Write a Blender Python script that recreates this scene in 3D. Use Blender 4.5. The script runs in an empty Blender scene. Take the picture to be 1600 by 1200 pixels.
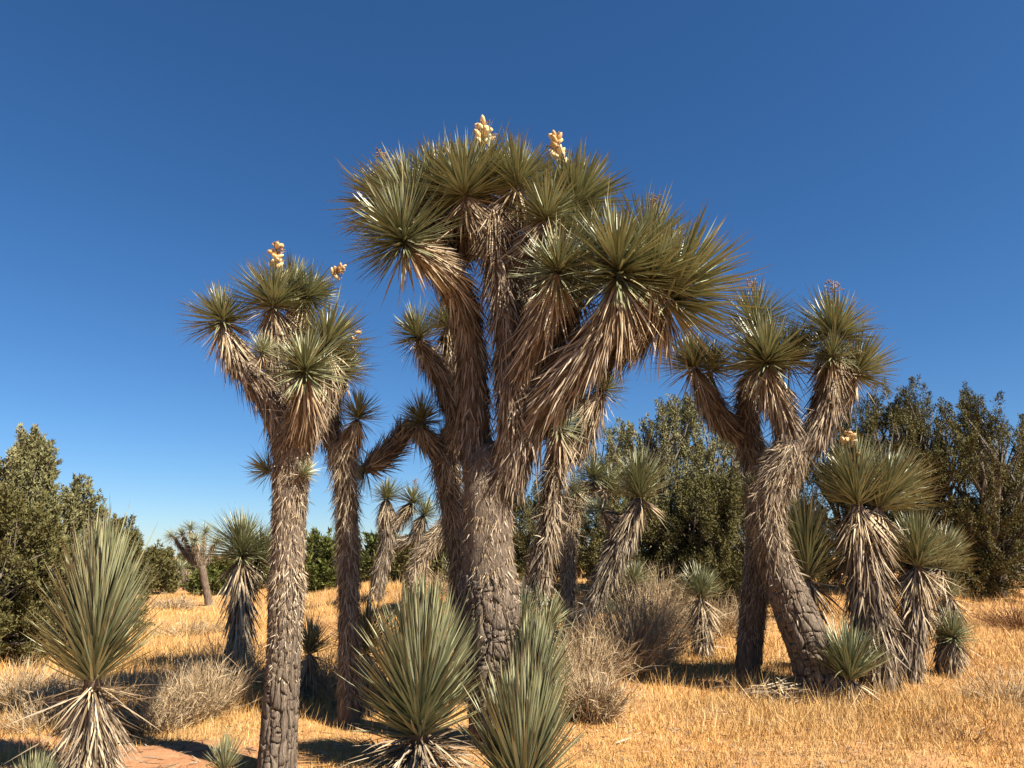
import bpy, math
import numpy as np
from mathutils import Vector, Matrix

sc = bpy.context.scene
R = math.radians
# ------------------------------------------------------------------ camera
CAM_H, PITCH, FPX = 1.5, R(13.15), 1155.0
cam_d = bpy.data.cameras.new('camera')
cam = bpy.data.objects.new('camera', cam_d)
sc.collection.objects.link(cam)
cam_d.sensor_width = 36.0
cam_d.lens = 36.0 * FPX / 1600.0
cam_d.clip_start, cam_d.clip_end = 0.05, 5000.0
cam.location = (0, 0, CAM_H)
cam.rotation_euler = (math.pi / 2 + PITCH, 0, 0)
sc.camera = cam
# ------------------------------------------------------------------ sky, sun, exposure
SUN_AZ, SUN_EL = R(54), R(47)          # azimuth to the right of straight behind the camera
sun_dir = Vector((math.sin(SUN_AZ) * math.cos(SUN_EL), -math.cos(SUN_AZ) * math.cos(SUN_EL), math.sin(SUN_EL)))
world = bpy.data.worlds.new('World')
sc.world = world
world.use_nodes = True
wn = world.node_tree
sky = wn.nodes.new('ShaderNodeTexSky')
sky.sky_type = 'NISHITA'
sky.sun_disc = False
sky.sun_elevation = SUN_EL
sky.sun_rotation = math.atan2(sun_dir.x, sun_dir.y)
sky.altitude = 900
sky.air_density = 1.0
sky.dust_density = 0.4
sky.ozone_density = 8.0
bg = wn.nodes['Background']
bg.inputs['Strength'].default_value = 0.05
hs = wn.nodes.new('ShaderNodeHueSaturation')
hs.inputs['Saturation'].default_value = 1.13
wn.links.new(sky.outputs[0], hs.inputs['Color'])
wn.links.new(hs.outputs[0], bg.inputs['Color'])
sun_d = bpy.data.lights.new('sun', 'SUN')
sun_d.energy = 5.0
sun_d.angle = R(0.5)
sun_d.color = (1.0, 0.91, 0.77)
sun = bpy.data.objects.new('sun', sun_d)
sc.collection.objects.link(sun)
sun.rotation_euler = (-sun_dir).to_track_quat('-Z', 'Y').to_euler()
sc.view_settings.view_transform = 'Standard'
sc.view_settings.look = 'None'
sc.view_settings.gamma = 1.0
sc.view_settings.use_curve_mapping = False
sc.view_settings.exposure = 1.3
sc.cycles.max_bounces = 4
sc.cycles.diffuse_bounces = 1

# ------------------------------------------------------------------ helpers
rng = np.random.default_rng(7)
col = sc.collection.objects


def smooth(e0, e1, x):
    t = np.clip((x - e0) / (e1 - e0), 0, 1)
    return t * t * (3 - 2 * t)


def ground_z(x, y):
    """Gentle desert ground: level near the viewer, a low rise behind the trees, less of it on the left."""
    x = np.asarray(x, float); y = np.asarray(y, float)
    d = np.hypot(x, y)
    u = x / np.maximum(np.abs(y), 1.0)
    rise = 0.08 + 0.66 * smooth(-0.36, -0.14, u)
    z = rise * smooth(8.5, 21, y)
    fade = np.clip(d / 6, 0, 1)
    z = z + fade * (0.035 * np.sin(x * 1.1 + 0.7) * np.sin(y * 0.9 + 1.3) + 0.02 * np.sin(x * 2.7 + y * 1.9) + 0.012 * np.sin(x * 5.1 - y * 4.3))
    z = z + 0.07 * np.exp(-(((x + 2.55) / 0.55) ** 2 + ((y - 6.3) / 0.5) ** 2))      # low mound of red earth
    z = z + smooth(60, 400, d) * 1.5 * np.sin(x * 0.011) * np.sin(y * 0.013)
    return z


def gz(x, y):
    return float(ground_z(x, y))


cp, sp_ = math.cos(PITCH), math.sin(PITCH)


def P(px, py, depth):
    """Photograph pixel + distance in front of the viewer -> point of the place."""
    x, y = (px - 800) / FPX, (600 - py) / FPX
    s = depth / (cp - y * sp_)
    return np.array([x * s, depth, CAM_H + (sp_ + y * cp) * s])


def G(px, depth):
    x = (px - 800) / FPX * depth / (cp + 0.35 * sp_)
    for _ in range(6):       # a foot on the ground below that pixel column
        z = gz(x, depth)
        t = (z - CAM_H) / depth
        y = (t * cp - sp_) / (cp + t * sp_)
        x = (px - 800) / FPX * depth / (cp - y * sp_)
    return np.array([x, depth, gz(x, depth)])


def norm(v):
    return v / np.maximum(np.linalg.norm(v, axis=-1, keepdims=True), 1e-9)


def make_mesh(name, verts, faces, mat, smooth_shade=False, attrs=None):
    """faces: (n,3) or (n,4) int array"""
    me = bpy.data.meshes.new(name)
    verts = np.ascontiguousarray(verts, dtype=np.float32)
    faces = np.ascontiguousarray(faces, dtype=np.int32)
    n, k = faces.shape
    me.vertices.add(len(verts))
    me.vertices.foreach_set('co', verts.ravel())
    me.loops.add(n * k)
    me.loops.foreach_set('vertex_index', faces.ravel())
    me.polygons.add(n)
    me.polygons.foreach_set('loop_start', np.arange(0, n * k, k, dtype=np.int32))
    if smooth_shade:
        me.polygons.foreach_set('use_smooth', np.ones(n, dtype=bool))
    if attrs:
        for an, av in attrs.items():
            a = me.attributes.new(an, 'FLOAT', 'POINT')
            a.data.foreach_set('value', np.ascontiguousarray(av, dtype=np.float32))
    me.update(calc_edges=True)
    me.validate()
    me.materials.append(mat)
    return me


def link(name, data, parent=None, loc=None, kind=None):
    o = bpy.data.objects.new(name, data)
    col.link(o)
    if parent is not None:
        o.parent = parent
    if loc is not None:
        o.location = loc
    if kind:
        o['kind'] = kind
    return o


def thing(name, loc, label, cat, group=None):
    o = link(name, None, None, loc)
    o.empty_display_size = 0.2
    o['label'] = label
    o['category'] = cat
    if group:
        o['group'] = group
    return o


def ribbons(root, d, up, L, W, bend=0.0, droop=0.0, nseg=4, channel=0.25, prof=None, twist=0.0):
    """Blades: root (n,3), direction, up normal, length, width. Triangles; 'along' attribute runs root to tip."""
    n = len(root)
    L = np.broadcast_to(np.asarray(L, float), (n,)); W = np.broadcast_to(np.asarray(W, float), (n,))
    bend = np.broadcast_to(np.asarray(bend, float), (n,)); droop = np.broadcast_to(np.asarray(droop, float), (n,))
    d = norm(d)
    side = norm(np.cross(d, up))
    upn = norm(np.cross(side, d))
    tw = np.broadcast_to(np.asarray(twist, float), (n,))[:, None]
    side, upn = side * np.cos(tw) + upn * np.sin(tw), upn * np.cos(tw) - side * np.sin(tw)
    s = np.linspace(0, 1, nseg + 1)
    if prof is None:
        prof = np.interp(s, [0, 0.15, 0.45, 0.8, 1], [0.75, 0.95, 1.0, 0.55, 0.0])
    per = 3 if channel is not None else 2
    vs, al = [], []
    for j in range(nseg + 1):
        p = root + L[:, None] * (d * s[j] + upn * (bend * s[j] ** 2)[:, None])
        p[:, 2] -= L * droop * s[j] ** 2
        w = (W * prof[j] * 0.5)[:, None]
        if j == nseg:
            vs.append(p[:, None, :])
            al.append(np.full((n, 1), s[j]))
        elif per == 3:
            vs.append(np.stack([p - side * w + upn * w * channel, p - upn * w * channel, p + side * w + upn * w * channel], 1))
            al.append(np.full((n, 3), s[j]))
        else:
            vs.append(np.stack([p - side * w, p + side * w], 1))
            al.append(np.full((n, 2), s[j]))
    V = np.concatenate(vs, 1)
    A = np.concatenate(al, 1)
    k = V.shape[1]
    f = []
    for j in range(nseg - 1):
        a, b = j * per, (j + 1) * per
        for q in range(per - 1):
            f += [(a + q, a + q + 1, b + q + 1), (a + q, b + q + 1, b + q)]
    a, t = (nseg - 1) * per, nseg * per
    for q in range(per - 1):
        f.append((a + q, a + q + 1, t))
    F = (np.array(f)[None] + (np.arange(n) * k)[:, None, None]).reshape(-1, 3)
    return V.reshape(-1, 3), F, A.ravel(), k


def catmull(pts, m=8):
    pts = np.asarray(pts, float)
    if len(pts) < 3:
        t = np.linspace(0, 1, m + 1)[:, None]
        return pts[0] * (1 - t) + pts[-1] * t
    e = np.vstack([2 * pts[0] - pts[1], pts, 2 * pts[-1] - pts[-2]])
    out = []
    for i in range(1, len(e) - 2):
        p0, p1, p2, p3 = e[i - 1], e[i], e[i + 1], e[i + 2]
        for t in np.linspace(0, 1, m, endpoint=False):
            out.append(0.5 * (2 * p1 + (p2 - p0) * t + (2 * p0 - 5 * p1 + 4 * p2 - p3) * t * t + (3 * p1 - p0 - 3 * p2 + p3) * t ** 3))
    out.append(pts[-1])
    return np.array(out)


class Path:
    """Smooth limb: points with a radius, a frame along it, and lookup by 0..1"""
    def __init__(s, pts4):
        c = catmull(pts4)
        s.p, s.r = c[:, :3], np.maximum(c[:, 3], 0.004)
        s.t = norm(np.gradient(s.p, axis=0))
        ref = np.array([0, 1.0, 0.15])
        s.n = norm(np.cross(s.t, ref)); s.b = norm(np.cross(s.t, s.n))
        seg = np.linalg.norm(np.diff(s.p, axis=0), axis=1)
        s.cum = np.concatenate([[0], np.cumsum(seg)]); s.len = s.cum[-1]

    def at(s, u):
        d = np.clip(u, 0, 1) * s.len
        f = lambda a: np.stack([np.interp(d, s.cum, a[:, i]) for i in range(3)], -1)
        return f(s.p), norm(f(s.t)), norm(f(s.n)), norm(f(s.b)), np.interp(d, s.cum, s.r)


def tube(path, scale=1.0, sides=14, rough=0.06, seed=0, rings=None):
    g = np.random.default_rng(seed)
    m = rings or max(6, int(path.len / 0.06))
    u = np.linspace(0, 1, m)
    p, t, n, b, r = path.at(u)
    th = np.linspace(0, 2 * math.pi, sides, endpoint=False)
    rr = r[:, None] * scale * (1 + rough * g.standard_normal((m, sides)))
    ring = p[:, None] + rr[..., None] * (np.cos(th)[None, :, None] * n[:, None] + np.sin(th)[None, :, None] * b[:, None])
    V = ring.reshape(-1, 3)
    V = np.vstack([V, p[:1], p[-1:] + t[-1:] * r[-1] * 0.5])
    f = []
    for i in range(m - 1):
        a = i * sides + np.arange(sides); bq = i * sides + (np.arange(sides) + 1) % sides
        f.append(np.stack([a, bq, bq + sides], 1)); f.append(np.stack([a, bq + sides, a + sides], 1))
    a = np.arange(sides); bq = (a + 1) % sides
    f.append(np.stack([bq, a, np.full(sides, m * sides)], 1))
    e = (m - 1) * sides
    f.append(np.stack([e + a, e + bq, np.full(sides, m * sides + 1)], 1))
    return V, np.concatenate(f)


# ------------------------------------------------------------------ materials
def new_mat(name, rough=0.7, spec=0.3):
    m = bpy.data.materials.new(name)
    m.use_nodes = True
    nt = m.node_tree
    b = nt.nodes['Principled BSDF']
    b.inputs['Roughness'].default_value = rough
    b.inputs['Specular IOR Level'].default_value = spec
    return m, nt, b


def ramp(nt, fac, stops):
    r = nt.nodes.new('ShaderNodeValToRGB')
    els = r.color_ramp.elements
    while len(els) < len(stops):
        els.new(0.5)
    for e, (p, c) in zip(els, stops):
        e.position = p; e.color = (*c, 1)
    nt.links.new(fac, r.inputs[0])
    return r.outputs[0]


def mixc(nt, fac, a, b, mode='MIX'):
    m = nt.nodes.new('ShaderNodeMix')
    m.data_type = 'RGBA'; m.blend_type = mode
    for s, v in ((m.inputs[0], fac), (m.inputs[6], a), (m.inputs[7], b)):
        if isinstance(v, (int, float)):
            s.default_value = v
        elif isinstance(v, tuple):
            s.default_value = (*v, 1)
        else:
            nt.links.new(v, s)
    return m.outputs[2]


def attr(nt, name):
    a = nt.nodes.new('ShaderNodeAttribute'); a.attribute_name = name
    return a.outputs['Fac']


def island(nt):
    return nt.nodes.new('ShaderNodeNewGeometry').outputs['Random Per Island']


def noise(nt, scale, detail=4, rough=0.55, stretch=None, dist=0.0):
    n = nt.nodes.new('ShaderNodeTexNoise')
    n.inputs['Scale'].default_value = scale; n.inputs['Detail'].default_value = detail
    n.inputs['Roughness'].default_value = rough; n.inputs['Distortion'].default_value = dist
    tc = nt.nodes.new('ShaderNodeTexCoord')
    if stretch:
        mp = nt.nodes.new('ShaderNodeMapping'); mp.inputs['Scale'].default_value = stretch
        nt.links.new(tc.outputs['Object'], mp.inputs[0]); nt.links.new(mp.outputs[0], n.inputs['Vector'])
    else:
        nt.links.new(tc.outputs['Object'], n.inputs['Vector'])
    return n.outputs['Fac']


def bump(nt, b, h, strength=0.5, dist=0.02):
    n = nt.nodes.new('ShaderNodeBump')
    n.inputs['Strength'].default_value = strength; n.inputs['Distance'].default_value = dist
    nt.links.new(h, n.inputs['Height']); nt.links.new(n.outputs[0], b.inputs['Normal'])


def leaf_material(name, greens, base, tip, rough=0.33, per_object=False):
    m, nt, b = new_mat(name, rough, 0.5)
    if per_object:
        oi = nt.nodes.new('ShaderNodeObjectInfo'); rnd = oi.outputs['Random']
    else:
        rnd = island(nt)
    c = ramp(nt, rnd, greens)
    al = attr(nt, 'along')
    f1 = ramp(nt, al, [(0.0, (1, 1, 1)), (0.16, (0, 0, 0))])
    c = mixc(nt, f1, c, base)
    f2 = ramp(nt, al, [(0.88, (0, 0, 0)), (0.99, (1, 1, 1))])
    c = mixc(nt, f2, c, tip)
    nt.links.new(c, b.inputs['Base Color'])
    return m


M_green = leaf_material('green_leaf', [(0, (0.086, 0.094, 0.042)), (0.4, (0.209, 0.219, 0.110)), (0.92, (0.346, 0.356, 0.205)), (1, (0.403, 0.352, 0.182))],
                        (0.30, 0.27, 0.13), (0.16, 0.09, 0.045))
M_green_big = leaf_material('green_dagger_leaf', [(0, (0.096, 0.107, 0.052)), (0.5, (0.216, 0.231, 0.123)), (0.92, (0.352, 0.365, 0.217)), (1, (0.400, 0.353, 0.189))],
                            (0.33, 0.30, 0.13), (0.15, 0.09, 0.045), 0.4, True)
M_dead, nt, b = new_mat('dead_leaf', 0.85, 0.06)
c_pale = ramp(nt, island(nt), [(0, (0.160, 0.108, 0.061)), (0.5, (0.416, 0.312, 0.189)), (1, (0.592, 0.480, 0.328))])
c_old = ramp(nt, island(nt), [(0, (0.050, 0.036, 0.024)), (0.4, (0.162, 0.122, 0.084)), (0.75, (0.310, 0.248, 0.179)), (1, (0.461, 0.392, 0.293))])
nt.links.new(mixc(nt, attr(nt, 'age'), c_pale, c_old), b.inputs['Base Color'])

M_bark, nt, b = new_mat('bark', 0.9, 0.1)
nb = noise(nt, 42, 8, 0.75, (1, 1, 0.3))
nb2 = noise(nt, 6, 3, 0.5)
oi = nt.nodes.new('ShaderNodeObjectInfo')
cb = ramp(nt, nb, [(0.3, (0.091, 0.066, 0.048)), (0.52, (0.220, 0.172, 0.128)), (0.72, (0.350, 0.285, 0.220))])
cb = mixc(nt, ramp(nt, nb2, [(0.4, (0, 0, 0)), (0.7, (0.5, 0.5, 0.5))]), cb, (0.34, 0.285, 0.235))
cb = mixc(nt, 0.45, cb, ramp(nt, oi.outputs['Random'], [(0, (0.144, 0.111, 0.082)), (1, (0.319, 0.254, 0.192))]))
nt.links.new(cb, b.inputs['Base Color'])
st_ = noise(nt, 95, 3, 0.6, (1, 1, 0.08))
nt.links.new(mixc(nt, 0.55, cb, ramp(nt, st_, [(0.35, (0.25, 0.25, 0.25)), (0.65, (1.3, 1.25, 1.2))]), 'MULTIPLY'), b.inputs['Base Color'])
bump(nt, b, mixc(nt, 0.5, nb, st_), 1.0, 0.05)

M_core, nt, b = new_mat('old_stem', 0.95, 0.05)
nb = noise(nt, 22, 5, 0.6, (1, 1, 0.4))
nt.links.new(ramp(nt, nb, [(0.3, (0.07, 0.05, 0.036)), (0.7, (0.20, 0.15, 0.11))]), b.inputs['Base Color'])
bump(nt, b, nb, 0.8, 0.02)

M_pod, nt, b = new_mat('seed_pod', 0.65, 0.25)
nb = noise(nt, 40, 3)
oi = nt.nodes.new('ShaderNodeObjectInfo')
cpod = ramp(nt, oi.outputs['Random'], [(0, (0.54, 0.31, 0.12)), (0.5, (0.72, 0.50, 0.23)), (1, (0.78, 0.60, 0.33))])
nt.links.new(mixc(nt, ramp(nt, nb, [(0.5, (0, 0, 0)), (0.75, (0.7, 0.7, 0.7))]), cpod, (0.33, 0.17, 0.07)), b.inputs['Base Color'])
M_stalk, nt, b = new_mat('dry_stalk', 0.8, 0.15)
nt.links.new(ramp(nt, island(nt), [(0, (0.16, 0.09, 0.05)), (1, (0.38, 0.25, 0.15))]), b.inputs['Base Color'])


def foliage_mat(name, stops):
    m, nt, b = new_mat(name, 0.75, 0.1)
    c = ramp(nt, island(nt), stops)
    nz = noise(nt, 1.6, 3)
    c = mixc(nt, ramp(nt, nz, [(0.4, (0, 0, 0)), (0.65, (0.55, 0.55, 0.55))]), c, stops[-1][1])
    nt.links.new(c, b.inputs['Base Color'])
    return m


M_fol_olive = foliage_mat('juniper_foliage', [(0, (0.047, 0.045, 0.016)), (0.6, (0.098, 0.089, 0.032)), (1, (0.153, 0.136, 0.051))])
M_fol_pale = foliage_mat('pale_oak_foliage', [(0, (0.085, 0.084, 0.036)), (0.6, (0.17, 0.162, 0.07)), (1, (0.27, 0.25, 0.12))])
M_fol_green = foliage_mat('green_shrub_foliage', [(0, (0.045, 0.060, 0.014)), (0.6, (0.085, 0.10, 0.024)), (1, (0.13, 0.135, 0.038))])
M_twig, nt, b = new_mat('grey_twig', 0.9, 0.1)
nt.links.new(ramp(nt, noise(nt, 3, 3), [(0.3, (0.085, 0.066, 0.05)), (0.7, (0.20, 0.17, 0.135))]), b.inputs['Base Color'])
M_dry, nt, b = new_mat('dry_brush', 0.85, 0.15)
nt.links.new(ramp(nt, island(nt), [(0, (0.19, 0.12, 0.06)), (0.5, (0.38, 0.27, 0.155)), (1, (0.56, 0.44, 0.28))]), b.inputs['Base Color'])
M_dryred, nt, b = new_mat('dry_red_brush', 0.85, 0.15)
nt.links.new(ramp(nt, island(nt), [(0, (0.10, 0.045, 0.022)), (0.6, (0.22, 0.11, 0.05)), (1, (0.36, 0.21, 0.10))]), b.inputs['Base Color'])
M_grass, nt, b = new_mat('dry_grass', 0.65, 0.25)
cg = ramp(nt, island(nt), [(0, (0.38, 0.185, 0.05)), (0.45, (0.57, 0.315, 0.092)), (0.85, (0.68, 0.42, 0.145)), (1, (0.74, 0.54, 0.26))])
cg = mixc(nt, ramp(nt, noise(nt, 0.55, 4, 0.6), [(0.42, (0, 0, 0)), (0.62, (0.6, 0.6, 0.6))]), cg, (0.42, 0.27, 0.12))
cg = mixc(nt, ramp(nt, noise(nt, 1.7, 5, 0.65), [(0.50, (0, 0, 0)), (0.68, (0.4, 0.4, 0.4))]), cg, (0.60, 0.44, 0.24))
nt.links.new(cg, b.inputs['Base Color'])

M_ground, nt, b = new_mat('desert_ground', 0.95, 0.1)
n1 = noise(nt, 0.5, 6, 0.65); n2 = noise(nt, 9, 6, 0.7); n3 = noise(nt, 60, 4, 0.7)
cg = ramp(nt, n1, [(0.35, (0.40, 0.20, 0.078)), (0.5, (0.48, 0.26, 0.10)), (0.65, (0.54, 0.315, 0.125))])
cg = mixc(nt, ramp(nt, n2, [(0.45, (0, 0, 0)), (0.68, (0.75, 0.75, 0.75))]), cg, (0.30, 0.155, 0.065))
cg = mixc(nt, ramp(nt, n3, [(0.52, (0, 0, 0)), (0.75, (0.7, 0.7, 0.7))]), cg, (0.50, 0.35, 0.19))
# bare red earth where the mound and the trodden corner lie
bare = attr(nt, 'bare')
ce = ramp(nt, n2, [(0.3, (0.27, 0.125, 0.06)), (0.6, (0.42, 0.215, 0.11)), (0.8, (0.50, 0.29, 0.16))])
cg = mixc(nt, bare, cg, ce)
nt.links.new(cg, b.inputs['Base Color'])
hb = mixc(nt, 0.5, n2, n3)
bump(nt, b, hb, 0.7, 0.03)


# ------------------------------------------------------------------ ground
def bare_mask(x, y):
    m = np.exp(-(((x + 2.5) / 0.62) ** 2 + ((y - 6.15) / 0.55) ** 2)) * 1.6
    m = m + np.exp(-(((x + 4.3) / 0.9) ** 2 + ((y - 6.4) / 0.35) ** 2)) * 1.2
    m = m + 0.3 * np.exp(-(((x - 3.0) / 2.2) ** 2 + ((y - 6.2) / 0.7) ** 2))
    wob = 0.25 * np.sin(x * 4.1 + y * 2.3) + 0.2 * np.sin(x * 9.3 - y * 7.7)
    return np.clip((m + wob * (m > 0.1) - 0.3) * 1.6, 0, 1)


ax = np.concatenate([-np.geomspace(2500, 12.5, 40), np.linspace(-12, 12, 151), np.geomspace(12.5, 2500, 40)])
ay = np.concatenate([-np.geomspace(800, 2.2, 20), np.linspace(-2, 24, 164), np.geomspace(24.4, 4500, 60)])
gx, gy = np.meshgrid(ax, ay)
gv = np.stack([gx, gy, ground_z(gx, gy)], -1).reshape(-1, 3)
w, h = len(ax), len(ay)
i0 = (np.arange(h - 1)[:, None] * w + np.arange(w - 1)[None]).ravel()
gf = np.stack([i0, i0 + 1, i0 + w + 1, i0 + w], 1)
me = make_mesh('ground', gv, gf, M_ground, True, {'bare': bare_mask(gv[:, 0], gv[:, 1])})
link('ground', me, kind='structure')


# ------------------------------------------------------------------ joshua trees
def rot_about(v, axis, ang):
    c, s = np.cos(ang)[:, None], np.sin(ang)[:, None]
    return v * c + np.cross(axis, v) * s + axis * (np.sum(axis * v, 1, keepdims=True)) * (1 - c)


def rosette_leaves(base, axis, L, n, amax, amin, stem, seed, wfac=0.042, lvar=0.13):
    """root, direction, up, length, width for a head of stiff dagger leaves"""
    g = np.random.default_rng(seed)
    axis = norm(np.asarray(axis, float)[None])[0]
    a1 = norm(np.cross(axis, [0.3, 0.9, 0.2])[None])[0]; a2 = np.cross(axis, a1)
    u = (np.arange(n) + 0.5) / n                                  # 0 = outermost / oldest
    ca = np.cos(amax) + (np.cos(amin) - np.cos(amax)) * u
    ang = np.arccos(np.clip(ca, -1, 1)) + g.normal(0, R(7), n)
    phi = np.arange(n) * 2.399963 + g.normal(0, 0.12, n)
    rad = np.cos(phi)[:, None] * a1 + np.sin(phi)[:, None] * a2
    d = np.cos(ang)[:, None] * axis + np.sin(ang)[:, None] * rad
    root = base + axis * (stem * u)[:, None] + rad * (0.05 * L * (1 - 0.5 * u))[:, None]
    up = norm(axis - d * np.sum(d * axis, 1, keepdims=True) + 1e-4 * rad)   # inner face of the blade looks to the axis
    ln = L * (1 - 0.22 * u ** 3) * (1 - 0.12 * (1 - u) ** 4) * (1 + g.normal(0, lvar, n))
    ln = ln * (1 + 0.12 * np.cos(phi - g.random() * 6.283)) * np.where(g.random(n) < 0.05, g.uniform(0.4, 0.8, n), 1)
    W = L * wfac * (1 + g.normal(0, 0.14, n))
    return root, d, up, ln, W, g


POD = None


def pod_mesh():
    global POD
    if POD is None:
        th = np.linspace(0, 2 * math.pi, 8, endpoint=False)
        prof = [(0.0, -0.5), (0.42, -0.32), (0.5, 0.0), (0.36, 0.34), (0.0, 0.56)]
        V = []
        for r_, z_ in prof[1:-1]:
            for k, t in enumerate(th):
                rr = r_ * (1.06 if k % 2 else 0.92)
                V.append((rr * math.cos(t) * 0.8, rr * math.sin(t) * 0.8, z_))
        V += [(0, 0, prof[0][1]), (0, 0, prof[-1][1])]
        F = []
        for i in range(2):
            for k in range(8):
                a, b_ = i * 8 + k, i * 8 + (k + 1) % 8
                F += [(a, b_, b_ + 8), (a, b_ + 8, a + 8)]
        for k in range(8):
            F += [((k + 1) % 8, k, 24), (16 + k, 16 + (k + 1) % 8, 25)]
        POD = make_mesh('seed_pod', np.array(V), np.array(F), M_pod, True)
    return POD


SEED = [100]


def nseed():
    SEED[0] += 1
    return SEED[0]


class Joshua:
    def __init__(s, foot, label, cat='joshua tree', name='joshua_tree', group='joshua trees'):
        """foot = (px, depth): where it stands"""
        s.depth = foot[1]
        s.base = G(*foot)
        s.root = thing(name, tuple(s.base), label, cat, group)
        s.scale = s.depth / FPX

    def pt(s, p):
        """(px, py, dd, radius px) -> world + radius; py None = on the ground"""
        px, py, dd, r = p
        d = s.depth + dd
        w_ = G(px, d) - np.array([0, 0, 0.06]) if py is None else P(px, py, d)
        return np.array([*w_, r * d / FPX])

    def limb(s, pts, name='branch', core=0.62, skirt=None, plates=None, dens=800, leaf=46, wid=0.042, flare=(8, 26), pale=0.25, droop=0.15, parent=None, age0=None):
        path = Path(np.array([s.pt(p) for p in pts]))
        V, F = tube(path, core, 14, 0.05, nseed())
        o = link(name, make_mesh(name, V - s.base, F, M_bark if plates else M_core, True), parent or s.root)
        if plates:
            s.plates(o, path, *plates)
        if skirt:
            s.skirt(o, path, skirt, dens, leaf * s.scale, wid, flare, pale, droop, core, age0)
        return o, path

    def skirt(s, o, path, rng_t, dens, L, wid, flare, pale, droop, core, age0=None):
        g = np.random.default_rng(nseed())
        t0, t1 = rng_t
        rm = float(np.mean(path.r))
        # dead leaves of a small plant are smaller: keep the cover constant
        n = int(dens * 2 * math.pi * rm * path.len * abs(t1 - t0) * (0.30 / max(L, 0.05)) ** 1.4)
        n = max(40, min(n, 5200))
        u = t0 + (t1 - t0) * g.random(n)
        th = g.random(n) * 2 * math.pi
        p, t, nn, bb, r = path.at(u)
        rad = np.cos(th)[:, None] * nn + np.sin(th)[:, None] * bb
        top = np.clip((u - t0) / max(1e-6, t1 - t0), 0, 1)
        fl = np.radians(flare[0] + (flare[1] - flare[0]) * (top ** 2 * 0.75 + 0.25 * g.random(n))) + np.abs(g.normal(0, R(7), n))
        wild = g.random(n) < (0.07 if age0 is None else 0.16)
        fl = np.where(wild, fl + np.abs(g.normal(0, R(28), n)), fl)
        d = -t * np.cos(fl)[:, None] + rad * np.sin(fl)[:, None]
        tang = np.cross(t, rad)
        d = norm(d + tang * g.normal(0, 0.2 if age0 is None else 0.38, n)[:, None])
        root = p + rad * (r * core * 0.93)[:, None]
        ln = L * (0.55 + 0.45 * top) * g.uniform(0.55, 1.12, n)
        V, F, A, k = ribbons(root, d, rad, ln, L * wid * g.uniform(0.6, 1.25, n), bend=g.normal(-0.03, 0.09, n), droop=droop * g.uniform(0, 1.5, n), nseg=3, channel=None, twist=g.normal(0, 0.5, n), prof=[1.0, 0.9, 0.6, 0])
        age = np.clip(1 - (top - (1 - pale)) / max(pale, 1e-3), 0, 1) * 1.0
        age = np.clip(age + g.normal(0, 0.22, n), 0, 1)
        if age0 is not None:
            age = np.clip(age * 0 + age0 + g.normal(0, 0.2, n), 0, 1)
        me = make_mesh('dead_leaves', V - s.base, F, M_dead, False, {'age': np.repeat(age, k)})
        link('dead_leaves', me, o, kind='stuff')

    def plates(s, o, path, t0, t1, ncol, hgt):
        """bark plates: flat slabs standing proud of the stem with narrow open cracks between"""
        g = np.random.default_rng(nseed())
        edges = np.sort((np.arange(ncol) + g.uniform(-0.3, 0.3, ncol)) / ncol * 2 * math.pi)
        wob = g.uniform(0, 6.283, (ncol, 2))
        da = 2 * math.pi / ncol

        def edge(k, u):          # cracks wander as they climb
            k_ = k % ncol
            return edges[k_] + (2 * math.pi if k >= ncol else 0) + da * (0.22 * np.sin(u * path.len * 9 + wob[k_, 0]) + 0.13 * np.sin(u * path.len * 27 + wob[k_, 1]))
        nu, nv = 6, 7
        su = np.array([0, 0.035, 0.35, 0.65, 0.965, 1.0]); sv = np.array([0, 0.03, 0.28, 0.5, 0.72, 0.97, 1.0])
        s_, q_ = np.meshgrid(su, sv); s_, q_ = s_.ravel(), q_.ravel()
        border = (s_ < 0.01) | (s_ > 0.99) | (q_ < 0.01) | (q_ > 0.99)
        i0 = (np.arange(nv - 1)[:, None] * nu + np.arange(nu - 1)[None]).ravel()
        F = np.stack([i0, i0 + 1, i0 + nu + 1, i0 + nu], 1)
        for ci in range(ncol):
            u = t0 - g.random() * hgt / path.len
            while u < t1:
                du = hgt * g.choice([0.5, 0.9, 1.4, 2.3]) * g.uniform(0.8, 1.2) / path.len
                u0, u1 = max(u, 0.0), min(u + du, 1.0)
                u += du
                if u1 - u0 < 0.2 * hgt / path.len:
                    continue
                gp = 0.002 / path.len
                slope = g.normal(0, 0.30) * (u1 - u0)
                uu = u0 + gp + (u1 - u0 - 2 * gp) * q_ + slope * (s_ - 0.5)
                uu = uu + np.where(border, 0, g.normal(0, 0.02 * (u1 - u0), len(uu))) + 0.009 / path.len * np.sin(s_ * 9 + ci * 3 + u0 * 60)
                e0, e1 = edge(ci, uu), edge(ci + 1, uu)
                p, t, nn, bb, r = path.at(uu)
                ga = 0.0018 / r
                th = e0 + ga + (e1 - e0 - 2 * ga) * s_
                lift = g.normal(0.0, 0.014)
                hh = r * np.where(border, 0.915, 1.0 + lift + g.normal(0, 0.013, len(th)))
                V = p + hh[:, None] * (np.cos(th)[:, None] * nn + np.sin(th)[:, None] * bb)
                c = V.mean(0)
                link('bark_plate', make_mesh('bark_plate', V - c, F, M_bark, False), o, tuple(c - s.base))

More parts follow.
